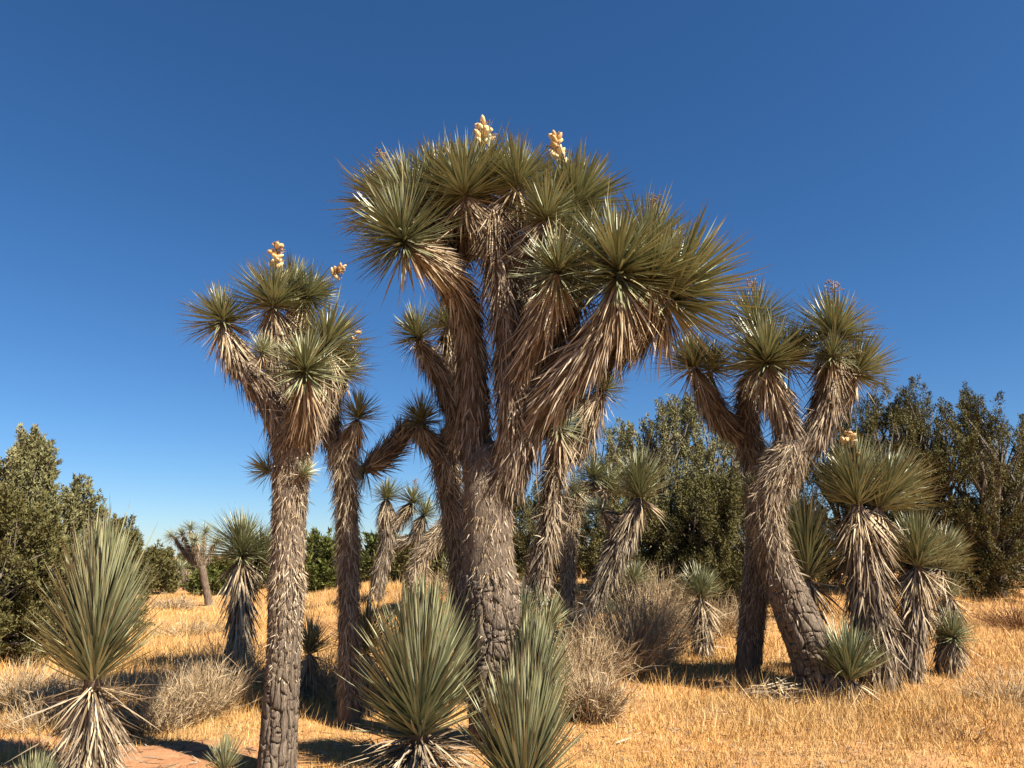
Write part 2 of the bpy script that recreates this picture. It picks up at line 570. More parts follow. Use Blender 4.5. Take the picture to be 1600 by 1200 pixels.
    def rosette(s, px, py, dd, axis, leaf, n=260, amax=97, amin=3, stem=0.22, pods=0, stalk=0.0, wfac=0.034, collar=40, name='rosette', mat=None):
        """axis = (right, up, towards the viewer); leaf in pixels"""
        n = int(n * 1.12)
        leaf = leaf * 0.95
        d = s.depth + dd
        b_ = P(px, py, d)
        L = leaf * d / FPX
        axis = norm(np.array([[axis[0], -axis[2], axis[1]]], float))[0]
        root, dr, up, ln, W, g = rosette_leaves(b_, axis, L, n, R(amax), R(amin), stem * L, nseed(), wfac)
        V, F, A, k = ribbons(root, dr, up, ln, W, bend=g.normal(0.03, 0.06, n) + np.where(g.random(n) < 0.06, g.normal(0, 0.3, n), 0), droop=np.clip(g.normal(0.02, 0.04, n), -0.03, 0.25), nseg=4, channel=0.35)
        o = link(name, make_mesh(name, V - s.base, F, mat or M_green, False, {'along': A}), s.root, kind='stuff')
        if collar:            # the yellowed leaves folding down under the head
            m = int(collar)
            ph = g.random(m) * 2 * math.pi
            a1 = norm(np.cross(axis, [0.3, 0.9, 0.2])[None])[0]; a2 = np.cross(axis, a1)
            rad = np.cos(ph)[:, None] * a1 + np.sin(ph)[:, None] * a2
            an = np.radians(g.uniform(105, 158, m))
            dd_ = np.cos(an)[:, None] * axis + np.sin(an)[:, None] * rad
            rt = b_ + rad * L * 0.05 - axis * (g.random(m) * 0.10 * L)[:, None]
            V, F, A, k = ribbons(rt, dd_, rad + axis * 0.3, L * g.uniform(0.6, 0.95, m), L * 0.04 * g.uniform(0.7, 1.2, m), bend=g.normal(-0.02, 0.08, m), droop=g.uniform(0, 0.2, m), nseg=3, channel=0.3, twist=g.normal(0, 0.3, m))
            link('dead_leaves', make_mesh('dead_leaves', V - s.base, F, M_dead, False, {'age': np.repeat(np.clip(g.normal(0.15, 0.25, m), 0, 1), k)}), o, kind='stuff')
        if pods:
            s.pods(o, b_, axis, L, pods, g, stalk or 1.0)
        elif stalk:
            s.stalk(o, b_, axis, L, g, stalk)
        return o

    def stalk(s, o, b_, axis, L, g, reach):
        """dry flower stalk: a stem with short forked side twigs"""
        Vs, Fs, off = [], [], 0
        ax2 = norm((axis + np.array([0, 0, 0.2]))[None])[0]
        tip = b_ + ax2 * L * (0.75 + 0.45 * reach)
        segs = [(b_, tip, 0.012 * L)]
        for i in range(18):
            q = 0.70 + 0.30 * i / 18
            st = b_ + (tip - b_) * q
            v = g.normal(0, 1, 3); v = norm((v - ax2 * np.dot(v, ax2) + ax2 * 0.7)[None])[0]
            e = st + v * L * g.uniform(0.08, 0.2) * (1.25 - (q - 0.7) * 2.2)
            segs.append((st, e, 0.008 * L))
            for j in range(2):
                e2 = e + norm((v + g.normal(0, 0.8, 3))[None])[0] * L * 0.05
                segs.append((e, e2, 0.010 * L))
        for a, e, r in segs:
            V, F = tube(Path(np.array([[*a, r], [*e, r * 0.7]])), 1, 5, 0, 1, rings=3)
            Vs.append(V); Fs.append(F + off); off += len(V)
        link('flower_stalk', make_mesh('flower_stalk', np.vstack(Vs) - s.base, np.vstack(Fs), M_stalk, True), o)

    def pods(s, o, b_, axis, L, n, g, reach):
        ax2 = norm((axis + np.array([0, 0, 0.2]))[None])[0]
        tip = b_ + ax2 * L * 1.40 * reach
        s.stalk(o, b_, axis, L, g, (1.40 * reach - 0.75) / 0.45)
        pm = pod_mesh()
        for i in range(n):
            q = g.random()
            c = b_ + (tip - b_) * (0.62 + 0.38 * q)
            v = g.normal(0, 1, 3); v = norm((v - ax2 * np.dot(v, ax2) * 0.7)[None])[0]
            dirv = norm((v + ax2 * 0.6)[None])[0]
            p = c + v * L * g.uniform(0.04, 0.15) * (1.2 - 0.6 * q)
            sz = L * g.uniform(0.12, 0.175)
            pod = link('seed_pod', pm, o, tuple(p - s.base))
            pod.rotation_euler = Vector(dirv).to_track_quat('Z', 'Y').to_euler()
            pod.scale = (sz * 0.85, sz * 0.85, sz * 1.3)


LEAFV = []


def leaf_variants():
    if not LEAFV:
        for i in range(8):
            V, F, A, k = ribbons(np.zeros((1, 3)), np.array([[0, 0, 1.0]]), np.array([[0, 1.0, 0]]), [1.0], [0.030],
                                 bend=[(0.0, 0.04, 0.07, 0.10, 0.13, 0.05, 0.16, -0.04)[i]], nseg=6, channel=0.4, twist=[0.0, 0.15, -0.15, 0.25, -0.2, 0.1, 0, 0.3][i])
            LEAFV.append(make_mesh('leaf', V, F, M_green_big, True, {'along': A}))
    return LEAFV


def leaf_rosette(J, px, py, dd, axis, leaf, n, amax, amin, stem, wfac=1.0, lin=True):
    """a head close enough that every dagger leaf is an object"""
    d = J.depth + dd
    b_ = P(px, py, d)
    L = leaf * d / FPX
    axis = norm(np.array([[axis[0], -axis[2], axis[1]]], float))[0]
    g = np.random.default_rng(nseed())
    a1 = norm(np.cross(axis, [0.3, 0.9, 0.2])[None])[0]; a2 = np.cross(axis, a1)
    st = link('stem', make_mesh('stem', *(lambda r: (r[0] - J.base, r[1]))(tube(Path(np.array([[*(b_ - axis * 0.05), 0.09 * L], [*(b_ + axis * stem * L * 0.9), 0.05 * L]])), 1, 10, 0.03, 3)), M_core, True), J.root)
    lv = leaf_variants()
    for i in range(n):
        u = (i + 0.5) / n
        an = R(amax) + (R(amin) - R(amax)) * u ** 0.8 + g.normal(0, R(4))
        ph = i * 2.399963 + g.normal(0, 0.1)
        rad = math.cos(ph) * a1 + math.sin(ph) * a2
        dv = math.cos(an) * axis + math.sin(an) * rad
        upv = axis - dv * float(np.dot(dv, axis)) + 1e-4 * rad
        upv = upv / np.linalg.norm(upv)
        sd = np.cross(upv, dv)
        ln = L * (1 - 0.2 * u ** 4) * (0.70 + 0.30 * min(1.0, u / 0.5)) * (1 + g.normal(0, 0.09))
        rt = b_ + axis * stem * L * u + rad * 0.06 * L
        o = link('leaf', lv[int(g.integers(0, 8))], J.root)
        wd = L * wfac * g.uniform(0.85, 1.15)
        m = Matrix.Identity(4)
        for r_ in range(3):
            m[r_][0] = sd[r_] * wd; m[r_][1] = upv[r_] * ln; m[r_][2] = dv[r_] * ln; m[r_][3] = rt[r_] - J.base[r_]
        o.matrix_basis = m
    k2 = int(n * 1.15)
    u = (np.arange(k2) + g.random(k2)) / k2
    an = R(amax) * 1.02 + (R(amin) - R(amax)) * u ** 0.8 + g.normal(0, R(5), k2)
    ph = np.arange(k2) * 2.399963 + 1.1
    rad = np.cos(ph)[:, None] * a1 + np.sin(ph)[:, None] * a2
    dv = np.cos(an)[:, None] * axis + np.sin(an)[:, None] * rad
    V, F, A_, k = ribbons(b_ + axis * (stem * L * u)[:, None] + rad * 0.05 * L, dv, axis - dv * np.sum(dv * axis, 1, keepdims=True) + 1e-4 * rad,
                          L * (0.66 + 0.28 * np.minimum(1, u / 0.5)) * (1 + g.normal(0, 0.1, k2)), L * 0.028, bend=g.normal(0.06, 0.05, k2), nseg=5, channel=0.4)
    link('inner_leaves', make_mesh('inner_leaves', V - J.base, F, M_green, True, {'along': A_}), J.root, kind='stuff')
    return b_, axis, L


# ---- the big tree in the middle
A = Joshua((775, 6.6), 'tallest joshua tree, thick cracked trunk and wide crown with two clusters of seed pods')
trunk, tp = A.limb([(776, None, 0, 41), (772, 1080, 0, 39), (768, 960, 0, 43), (764, 880, 0, 42), (762, 800, 0, 41), (764, 745, 0.05, 39), (768, 715, 0.14, 32), (770, 695, 0.2, 14)],
                   'trunk', core=0.92, skirt=(0.40, 1.0), plates=(0.0, 0.50, 19, 0.085), dens=900, leaf=22, wid=0.075, flare=(6, 14), pale=0.0, age0=0.65)
A.skirt(trunk, tp, (0.25, 0.55), 300, 16 * A.scale, 0.11, (14, 30), 0.0, 0.1, 0.98, 0.6)
A.limb([(746, 750, 0.15, 38), (741, 650, 0.32, 36), (735, 540, 0.34, 36), (715, 450, 0.15, 33), (672, 405, -0.05, 28), (640, 385, -0.2, 16)], skirt=(0.08, 1), leaf=62, pale=0.3)
A.limb([(712, 470, 0.15, 30), (690, 410, 0.25, 30), (662, 350, 0.3, 26), (646, 325, 0.3, 18)], skirt=(0.1, 1), leaf=60, pale=0.3)
A.limb([(794, 760, -0.1, 38), (804, 690, -0.15, 37), (800, 600, -0.17, 36), (792, 500, -0.12, 36), (780, 400, -0.05, 34), (772, 340, 0, 30), (770, 320, 0, 16)], skirt=(0.0, 1), leaf=66, pale=0.25, flare=(9, 30))
A.limb([(776, 400, 0, 30), (745, 345, 0, 28), (727, 312, 0, 18)], skirt=(0.1, 1), leaf=62, pale=0.5)
A.limb([(782, 390, 0.05, 30), (802, 330, 0.1, 26), (808, 300, 0.1, 16)], skirt=(0.1, 1), leaf=60, pale=0.5)
A.limb([(800, 560, 0.1, 34), (835, 460, 0.3, 34), (870, 380, 0.4, 34), (890, 330, 0.4, 20)], skirt=(0.1, 1), leaf=64, pale=0.4)
A.limb([(795, 735, -0.05, 42), (832, 665, -0.15, 38), (880, 595, -0.3, 42), (935, 535, -0.4, 42), (962, 480, -0.45, 38), (966, 450, -0.45, 18)], skirt=(0.0, 1), leaf=84, flare=(10, 30), pale=0.3, droop=0.28, dens=700)
A.limb([(805, 690, 0.0, 34), (838, 590, 0.15, 36), (872, 510, 0.25, 36), (900, 440, 0.25, 32), (915, 400, 0.25, 16)], skirt=(0, 1), leaf=74, flare=(12, 36), pale=0.3)
A.rosette(915, 396, 0.25, (0.1, 0.95, 0.1), 92, 240)
A.limb([(800, 640, 0.2, 34), (826, 540, 0.35, 36), (838, 450, 0.4, 34), (840, 390, 0.4, 20)], skirt=(0, 1), leaf=74, flare=(12, 36), pale=0.3)
A.rosette(842, 385, 0.4, (0.05, 0.95, 0.1), 84, 200)
A.limb([(905, 570, -0.2, 36), (975, 530, -0.1, 38), (1015, 505, -0.05, 30), (1036, 482, 0, 18)], skirt=(0.0, 1), leaf=76, flare=(12, 34), pale=0.55, droop=0.3)
A.limb([(805, 600, -0.2, 30), (840, 520, -0.4, 34), (862, 460, -0.5, 28), (868, 430, -0.55, 16)], skirt=(0.05, 1), leaf=70, pale=0.35)
A.rosette(646, 326, 0.3, (-0.55, 0.8, 0.0), 112, 300, stalk=0.9)
A.rosette(634, 382, -0.2, (-0.45, 0.72, 0.45), 118, 320, amax=112)
A.rosette(727, 308, 0, (-0.25, 0.95, 0.15), 112, 320)
A.rosette(757, 300, 0.3, (-0.03, 1, -0.1), 105, 220, pods=24, stalk=1.0)
A.rosette(808, 292, 0.05, (0.06, 1, 0.1), 96, 260)
A.rosette(880, 320, 0.45, (-0.1, 1, -0.1), 100, 240, pods=22, stalk=1.02)
A.rosette(897, 325, 0.35, (0.35, 0.95, 0.0), 110, 300)
A.rosette(966, 440, -0.45, (0.02, 0.9, 0.35), 128, 380, amax=115, stem=0.3)
A.rosette(1010, 395, 0.1, (0.2, 0.95, 0), 100, 220, stalk=0.7)
A.rosette(1040, 475, 0.05, (0.52, 0.82, 0.1), 138, 360, amax=108, stem=0.3)
A.rosette(870, 432, -0.5, (0.1, 0.7, 0.6), 92, 260, amax=112)
A.rosette(700, 360, 0.45, (-0.2, 0.95, -0.3), 95, 220)
for pts_, leaf_, ax_ in (
        ([(690, 420, 0.3, 26), (650, 360, 0.5, 26), (612, 325, 0.55, 14)], 92, (-0.55, 0.75, 0.0)),
        ([(735, 400, 0.3, 26), (700, 330, 0.5, 24), (684, 296, 0.55, 14)], 96, (-0.2, 1.0, 0.0)),
        ([(980, 520, -0.15, 30), (1010, 470, -0.3, 26), (1016, 440, -0.32, 14)], 104, (0.3, 0.85, 0.3)),
        ([(800, 420, -0.1, 26), (840, 370, -0.2, 24), (852, 345, -0.22, 14)], 84, (0.15, 0.95, 0.25))):
    A.limb(pts_, skirt=(0.05, 1), leaf=62, pale=0.4, flare=(12, 38))
    A.rosette(pts_[-1][0], pts_[-1][1], pts_[-1][2], ax_, leaf_, 230)

# ---- slimmer tree directly behind it on the left
B = Joshua((728, 8.3), 'slender forked joshua tree growing close behind the tallest tree, one arm bent sideways')
B.limb([(728, None, 0, 22), (722, 950, 0, 20), (716, 850, 0, 22), (704, 780, 0, 24), (694, 715, 0, 26)], 'trunk', core=0.7, skirt=(0.15, 1), leaf=36, pale=0, age0=0.75)
B.limb([(698, 730, 0, 22), (682, 700, 0, 24), (662, 680, 0, 22), (658, 664, 0, 12)], skirt=(0, 1), leaf=44, pale=0.35)
B.limb([(698, 735, 0, 24), (712, 660, 0, 22), (700, 615, 0, 21), (678, 570, 0, 24), (662, 545, 0, 18), (654, 532, 0, 10)], skirt=(0, 1), leaf=46, pale=0.35)
B.limb([(668, 690, 0.1, 18), (640, 668, 0.3, 20), (615, 700, 0.3, 22), (588, 722, 0.2, 22), (572, 732, 0.1, 14)], skirt=(0, 1), leaf=46, pale=0.15, age0=0.95)
B.limb([(706, 640, 0.1, 20), (708, 560, 0.3, 24), (700, 515, 0.3, 14)], skirt=(0, 1), leaf=46, pale=0.3)
B.rosette(658, 662, 0, (0.0, 0.9, 0.4), 52, 220)
B.rosette(654, 530, 0, (-0.35, 0.9, 0.2), 60, 240)
B.rosette(700, 512, 0.3, (0.05, 1, 0), 62, 220)
B.rosette(572, 733, 0.1, (-0.75, -0.35, 0.3), 46, 160, amax=80, collar=90)
B.rosette(692, 690, 0.3, (0.1, 0.9, 0.2), 32, 120)

# ---- tree right behind on the right
C = Joshua((838, 8.6), 'brown shaggy joshua tree just right of the tallest trunk, ending in a straw coloured head')
C.limb([(834, None, 0, 20), (843, 940, 0, 19), (856, 840, 0, 18), (864, 760, 0, 18), (871, 715, 0, 20)], 'trunk', core=0.7, skirt=(0.08, 1), leaf=40, pale=0, age0=0.8, dens=760)
C.limb([(872, 722, 0, 24), (873, 695, -0.05, 26), (872, 675, -0.1, 14)], skirt=(0, 1), leaf=50, pale=0.8)
C.limb([(872, 725, 0.1, 20), (905, 692, 0.1, 24), (925, 640, 0.1, 24), (938, 615, 0.1, 14)], skirt=(0, 1), leaf=52, pale=0.45)
C.rosette(872, 668, -0.1, (0.0, 0.6, 0.7), 50, 180, collar=140)
C.rosette(940, 612, 0.1, (0.25, 0.9, 0.1), 48, 200)
C.rosette(905, 640, 0.35, (0.0, 1, 0.1), 50, 160)

# ---- left tree
E = Joshua((432, 5.75), 'straight trunked joshua tree, cracked bark below, dense crown of green heads above')
trunk, tp = E.limb([(432, None, 0, 28), (440, 1080, 0, 25), (446, 980, 0, 25), (449, 900, 0, 26), (452, 800, 0, 27), (456, 720, 0, 30), (460, 670, 0, 34), (462, 645, 0, 14)], 'trunk', core=0.91,
                   skirt=(0.46, 1.0), plates=(0.0, 0.48, 17, 0.075), dens=1000, leaf=25, wid=0.07, flare=(6, 18), pale=0, age0=0.65)
E.skirt(trunk, tp, (0.26, 0.55), 420, 17 * E.scale, 0.11, (14, 32), 0, 0.1, 0.96, 0.6)
E.limb([(452, 700, 0, 34), (430, 640, 0, 34), (402, 600, 0, 34), (372, 560, 0, 28), (354, 525, 0, 22), (350, 508, 0, 10)], skirt=(0, 1), leaf=58, pale=0.35)
E.limb([(455, 690, 0.1, 34), (440, 600, 0.1, 34), (430, 530, 0.1, 28), (427, 500, 0.1, 20), (427, 484, 0.1, 9)], skirt=(0, 1), leaf=54, pale=0.3)
E.limb([(465, 680, 0.2, 34), (470, 590, 0.3, 34), (468, 510, 0.3, 32), (472, 470, 0.3, 12)], skirt=(0, 1), leaf=54, pale=0.3)
E.limb([(470, 690, -0.05, 34), (478, 640, -0.25, 30), (477, 605, -0.35, 22), (477, 588, -0.38, 10)], skirt=(0, 1), leaf=62, pale=0.75, flare=(8, 34))
E.limb([(475, 680, 0.1, 30), (498, 620, 0.15, 34), (508, 570, 0.15, 24), (508, 548, 0.15, 10)], skirt=(0, 1), leaf=54, pale=0.3)
E.limb([(495, 640, 0.3, 24), (525, 600, 0.4, 26), (536, 580, 0.4, 12)], skirt=(0, 1), leaf=50, pale=0.3)
E.rosette(350, 505, 0, (-0.25, 0.95, 0.2), 72, 270, amax=108)
E.rosette(427, 480, 0.1, (0.03, 1, 0.15), 82, 300, pods=14, stalk=1.0)
E.rosette(474, 466, 0.3, (0.85, 0.5, 0.05), 66, 260, pods=14, stalk=0.95)
E.rosette(455, 455, 0.4, (0.2, 1, -0.1), 66, 200)
E.rosette(508, 545, 0.15, (0.2, 0.95, 0.1), 82, 300)
E.rosette(477, 585, -0.38, (0.02, 0.9, 0.45), 78, 300, amax=110)
E.rosette(532, 585, 0.4, (0.35, 0.9, 0.0), 58, 220, pods=4)
E.rosette(410, 553, -0.3, (0.0, 0.9, 0.4), 38, 150)
E.rosette(424, 738, 0.1, (-0.85, 0.45, 0.1), 44, 110, amax=75, collar=12)
E.rosette(470, 742, -0.12, (0.7, 0.55, 0.1), 32, 80, amax=75, collar=10)

# ---- second thin trunk in the shade
F_ = Joshua((545, 7.5), 'thin straight joshua tree with a small tufted head, trunk in the shadow')
F_.limb([(545, None, 0, 20), (545, 960, 0, 19), (544, 850, 0, 20), (541, 770, 0, 21), (536, 720, 0, 23), (530, 695, 0, 24)], 'trunk', core=0.75, skirt=(0.1, 1), leaf=30, pale=0, age0=0.5, dens=800)
F_.limb([(534, 715, 0, 22), (546, 690, -0.05, 22), (557, 660, -0.1, 12)], skirt=(0, 1), leaf=50, pale=0.9)
F_.limb([(534, 710, 0.05, 24), (516, 675, 0.1, 26), (512, 620, 0.2, 24), (520, 585, 0.2, 12)], skirt=(0, 1), leaf=50, pale=0.3)
F_.rosette(559, 655, -0.1, (0.12, 0.95, 0.25), 54, 170)
F_.rosette(522, 580, 0.2, (0.2, 0.95, 0.1), 66, 220)

# ---- leaning tree on the right
H = Joshua((1284, 8.8), 'leaning joshua tree with dark furrowed trunk base and two tall heads with dry flower stalks')
trunk, tp = H.limb([(1292, None, 0, 40), (1272, 1030, 0, 34), (1244, 960, 0, 31), (1218, 890, 0, 27), (1202, 830, 0, 26), (1200, 780, 0, 28), (1218, 738, 0, 31), (1238, 704, 0, 28), (1250, 685, 0, 12)], 'trunk',
                   core=0.90, skirt=(0.30, 1), plates=(0.0, 0.42, 18, 0.09), leaf=34, dens=800, pale=0, age0=0.7)
H.limb([(1232, 715, 0, 26), (1228, 665, 0, 27), (1212, 620, 0, 27), (1200, 590, 0, 22), (1199, 575, 0, 9)], skirt=(0, 1), leaf=54, pale=0.45)
H.limb([(1242, 710, 0, 28), (1272, 680, 0, 30), (1288, 640, 0, 30), (1298, 590, 0, 26), (1302, 555, 0, 18), (1304, 535, 0, 9)], skirt=(0, 1), leaf=60, pale=0.4)
H.limb([(1285, 650, 0.1, 20), (1318, 620, 0.15, 24), (1334, 592, 0.15, 10)], skirt=(0, 1), leaf=50, pale=0.5)
H.limb([(1222, 640, 0.2, 18), (1192, 570, 0.5, 22), (1181, 515, 0.5, 10)], skirt=(0, 1), leaf=50, pale=0.4)
H.rosette(1198, 570, 0, (-0.05, 0.95, 0.25), 92, 320, amax=100)
H.rosette(1230, 565, 0.3, (0.45, 0.85, 0), 72, 200)
H.rosette(1181, 512, 0.5, (-0.03, 1, 0.05), 74, 240, stalk=0.9)
H.rosette(1304, 530, 0, (0.05, 1, 0.1), 86, 300, stalk=1.0)
H.rosette(1300, 562, -0.2, (-0.02, 0.85, 0.5), 54, 180)
H.rosette(1335, 588, 0.15, (0.45, 0.85, 0.05), 76, 260)
H.rosette(1182, 768, 0.05, (-0.25, 0.95, 0.2), 34, 60, amax=55, collar=8)

I_ = Joshua((1166, 9.8), 'joshua tree standing in deep shade behind the leaning one, single head on a side arm')
I_.limb([(1166, None, 0, 24), (1176, 960, 0, 23), (1188, 860, 0, 24), (1190, 790, 0, 25), (1184, 730, 0, 26), (1168, 685, 0, 26)], 'trunk', core=0.78, skirt=(0.15, 1), leaf=30, pale=0, age0=0.9)
I_.limb([(1172, 695, 0, 24), (1128, 655, 0, 26), (1104, 615, 0, 24), (1086, 580, 0, 12)], skirt=(0, 1), leaf=46, pale=0.35)
I_.limb([(1172, 690, 0, 24), (1168, 640, 0.05, 26), (1172, 600, 0.1, 22), (1176, 580, 0.1, 10)], skirt=(0, 1), leaf=44, pale=0.2)
I_.rosette(1084, 574, 0, (-0.1, 0.98, 0.15), 70, 260, pods=5)
I_.rosette(1110, 580, 0.1, (0.3, 0.9, 0), 58, 180)
I_.rosette(1176, 578, 0.1, (0.1, 1, 0.1), 58, 200)


# ------------------------------------------------------------------ young joshua trees: a stem in a thatch of dead leaves under a green head
def young(foot, heads, label, stemw=20, leaf=70, n=260, amax=80, stem=0.6, skirt_leaf=None, group='young joshua trees', pods=0, pale=0.5, flare=(6, 34), dens=620, axis=(0, 1, 0.1), wfac=0.026):
    """heads: list of (px, py, dd) tops of stems; the first stands on the foot"""
    J = Joshua(foot, label, 'young joshua tree', 'young_joshua_tree', group)
    for i, hd in enumerate(heads):
        px, py, dd = hd[:3]
        lf = hd[3] if len(hd) > 3 else leaf
        ax_ = hd[4] if len(hd) > 4 else axis
        if i == 0:
            path_pts = [(foot[0], None, 0, stemw * 1.1), (foot[0] * 0.6 + px * 0.4, None, 0, stemw), (px, py + 40, dd, stemw * 0.9), (px, py, dd, stemw * 0.35)]
            q0 = J.pt(path_pts[0]); q3 = J.pt(path_pts[3])
            pm = q0 * 0.5 + q3 * 0.5; pm[3] = q0[3]
            pu = q0 * 0.12 + q3 * 0.88; pu[3] = q0[3] * 0.75
            path = Path(np.array([q0, pm, pu, q3]))
            V, F = tube(path, 0.6, 12, 0.05, nseed())
            o = link('trunk', make_mesh('trunk', V - J.base, F, M_core, True), J.root)
            J.skirt(o, path, (0.02, 1), dens, (skirt_leaf or lf * 0.7) * J.scale, 0.045, flare, pale, 0.12, 0.6)
        else:
            px0, py0 = heads[0][:2]
            J.limb([(px0, py0 + 45, 0, stemw * 0.8), ((px0 + px) / 2, max(py, py0) + 30, dd / 2, stemw * 0.8), (px, py, dd, stemw * 0.35)], skirt=(0.1, 1), leaf=lf * 0.7, pale=0.6)
        J.rosette(px, py, dd, ax_, lf, int(n * 1.35), amax=amax, stem=stem, pods=pods if i == 0 else 0, wfac=wfac, collar=46)
    return J


young((1276, 8.9), [(1262, 905, 0.3)], 'tall oval headed young joshua tree tucked right behind the leaning trunk', 17, 92, 300, 62, 0.75)
young((1376, 8.9), [(1340, 790, 0, 88, (-0.12, 1, 0.1)), (1372, 796, 0.1, 88, (0.45, 0.9, 0.1))], 'two headed young joshua tree with long thick dead leaf skirt and pods on top', 38, 96, 330, 64, 0.50, 66, pods=9, pale=0.4)
young((1416, 9.6), [(1434, 886, 0, 72, (0.03, 1, 0.15)), (1468, 890, 0.3, 60, (0.35, 0.9, 0))], 'young joshua tree with a round head beside the two headed one', 27, 70, 300, 68, 0.5, 54)
young((1478, 10.0), [(1482, 932, 0.2)], 'small young joshua tree with a sparse yellowish head at the end of the row', 20, 42, 120, 85, 0.3, 46)
young((1330, 8.5), [(1328, 1062, 0)], 'low stemless green rosette beside the foot of the leaning trunk', 14, 82, 210, 62, 0.25, 40)
young((1486, 9.9), [(1490, 1000, 0)], 'low bushy spiky rosette on the grass at the end of the row', 16, 52, 170, 95, 0.25, 40)
young((1098, 11.2), [(1096, 936, 0)], 'small single headed young joshua tree alone on the pale grass behind', 19, 50, 220, 72, 0.35, 46)
young((990, 13.0), [(990, 912, 0)], 'small round headed young joshua tree behind the grey brush', 15, 36, 170, 88, 0.3, 36)
young((948, 12.4), [(950, 962, 0)], 'tiny bright green rosette beside the foot of the slanting pale trunk', 8, 28, 70, 70, 0.3, 26)
young((374, 10.4), [(377, 872, 0, 64), (402, 880, 0.3, 52, (0.3, 0.95, 0))], 'round headed young joshua tree with pale skirt above and shadowed stem below', 22, 58, 340, 96, 0.42, 56, pale=0.6)
young((484, 8.6), [(484, 1022, 0)], 'small dark rosette in the shade behind the plated trunk', 12, 56, 150, 70, 0.3, 40)
young((570, 7.9), [(572, 1022, 0)], 'dark spiky rosette in the shade beside the thin trunk', 14, 74, 200, 75, 0.4, 44)
young((812, 7.9), [(812, 1000, 0)], 'narrow upright rosette squeezed between two trunks', 14, 74, 130, 36, 0.35, 44)
young((852, 8.2), [(852, 990, -0.1)], 'small leaning rosette at the foot of the brown shaggy trunk', 11, 58, 100, 50, 0.3, 36, axis=(0.3, 0.9, 0.1))
young((715, 16.0), [(712, 912, 0)], 'small distant rosette on the rise behind the tallest trunk', 12, 38, 120, 80, 0.3, 28)
young((660, 12.0), [(660, 975, 0)], 'small pale rosette behind the large dagger leaved plant', 8, 44, 120, 60, 0.3, 28)
young((288, 22.5), [(285, 945, 0)], 'tiny grey green rosette beside the lone far tree', 8, 15, 110, 95, 0.2, 12)

# near plants: every dagger leaf its own object
K1 = Joshua((146, 5.55), 'tall oval young joshua tree with drooping grey skirt, on red earth', 'young joshua tree', 'young_joshua_tree', 'near dagger leaved plants')
q0 = np.array([*(G(146, 5.55) - [0, 0, 0.1]), 0.24]); q1 = np.array([*P(145, 1072, 5.55), 0.05])
pth = Path(np.array([q0, q0 * 0.45 + q1 * 0.55 - [0, 0, 0, 0.03], q0 * 0.12 + q1 * 0.88, q1]))
V, F = tube(pth, 0.6, 14, 0.05, 5)
o = link('trunk', make_mesh('trunk', V - K1.base, F, M_core, True), K1.root)
K1.skirt(o, pth, (0.05, 1), 5600, 0.54, 0.025, (3, 12), 0.35, 0.05, 0.62, 0.62)
leaf_rosette(K1, 145, 1066, 0, (-0.02, 1, 0.05), 138, 300, 62, 2, 0.88, 0.9)
g = np.random.default_rng(55)
m = 44
ph = g.random(m) * 6.283; an = np.radians(g.uniform(78, 128, m))
rad = np.stack([np.cos(ph), np.sin(ph), 0 * ph], 1)
dv = np.sin(an)[:, None] * rad + np.cos(an)[:, None] * np.array([0, 0, 1.0])
V, F, A_, k = ribbons(P(145, 1076, 5.55) + rad * 0.04 + g.normal(0, 0.012, (m, 3)), dv, rad + np.array([0, 0, 1.0]), g.uniform(0.26, 0.44, m), 0.013, bend=g.normal(0, 0.05, m), droop=g.uniform(0, 0.15, m), nseg=4, channel=0.3)
link('dead_leaves', make_mesh('dead_leaves', V - K1.base, F, M_dead, False, {'age': np.repeat(np.clip(g.normal(0.1, 0.2, m), 0, 1), k)}), K1.root, kind='stuff')


def near_plant(foot, px, py, axis, leaf, n, amax, stem, label, dead=60, wf=1.0, seed=1):
    J = Joshua(foot, label, 'young joshua tree', 'young_joshua_tree', 'near dagger leaved plants')
    b0 = G(*foot); b1 = P(px, py, foot[1])
    pth = Path(np.array([[*(b0 - [0, 0, 0.05]), 0.09], [*(b0 * 0.5 + b1 * 0.5), 0.08], [*b1, 0.05]]))
    V, F = tube(pth, 0.8, 12, 0.05, seed)
    o = link('trunk', make_mesh('trunk', V - J.base, F, M_core, True), J.root)
    leaf_rosette(J, px, py, 0, axis, leaf, n, amax, 3, stem, wf)
    g = np.random.default_rng(seed)
    m = int(dead * 1.6)
    ph = g.random(m) * 6.283; an = np.radians(g.uniform(70, 135, m))
    rad = np.stack([np.cos(ph), np.sin(ph), 0 * ph], 1)
    dv = np.sin(an)[:, None] * rad + np.cos(an)[:, None] * np.array([0, 0, 1.0])
    L = leaf * J.scale
    V, F, A_, k = ribbons(b1 + rad * (0.04 + 0.16 * g.random(m))[:, None] + np.array([0, 0, -1.0]) * g.uniform(0, 0.14, m)[:, None], dv, rad + np.array([0, 0, 1.0]), L * g.uniform(0.25, 0.65, m), L * 0.019, bend=g.normal(0, 0.12, m), droop=g.uniform(0, 0.3, m), nseg=4, channel=0.3, twist=g.normal(0, 0.3, m))
    V[:, 2] = np.maximum(V[:, 2], ground_z(V[:, 0], V[:, 1]) + 0.008)
    link('dead_leaves', make_mesh('dead_leaves', V - J.base, F, M_dead, False, {'age': np.repeat(np.clip(g.normal(0.75, 0.3, m), 0, 1), k)}), o, kind='stuff')
    return J


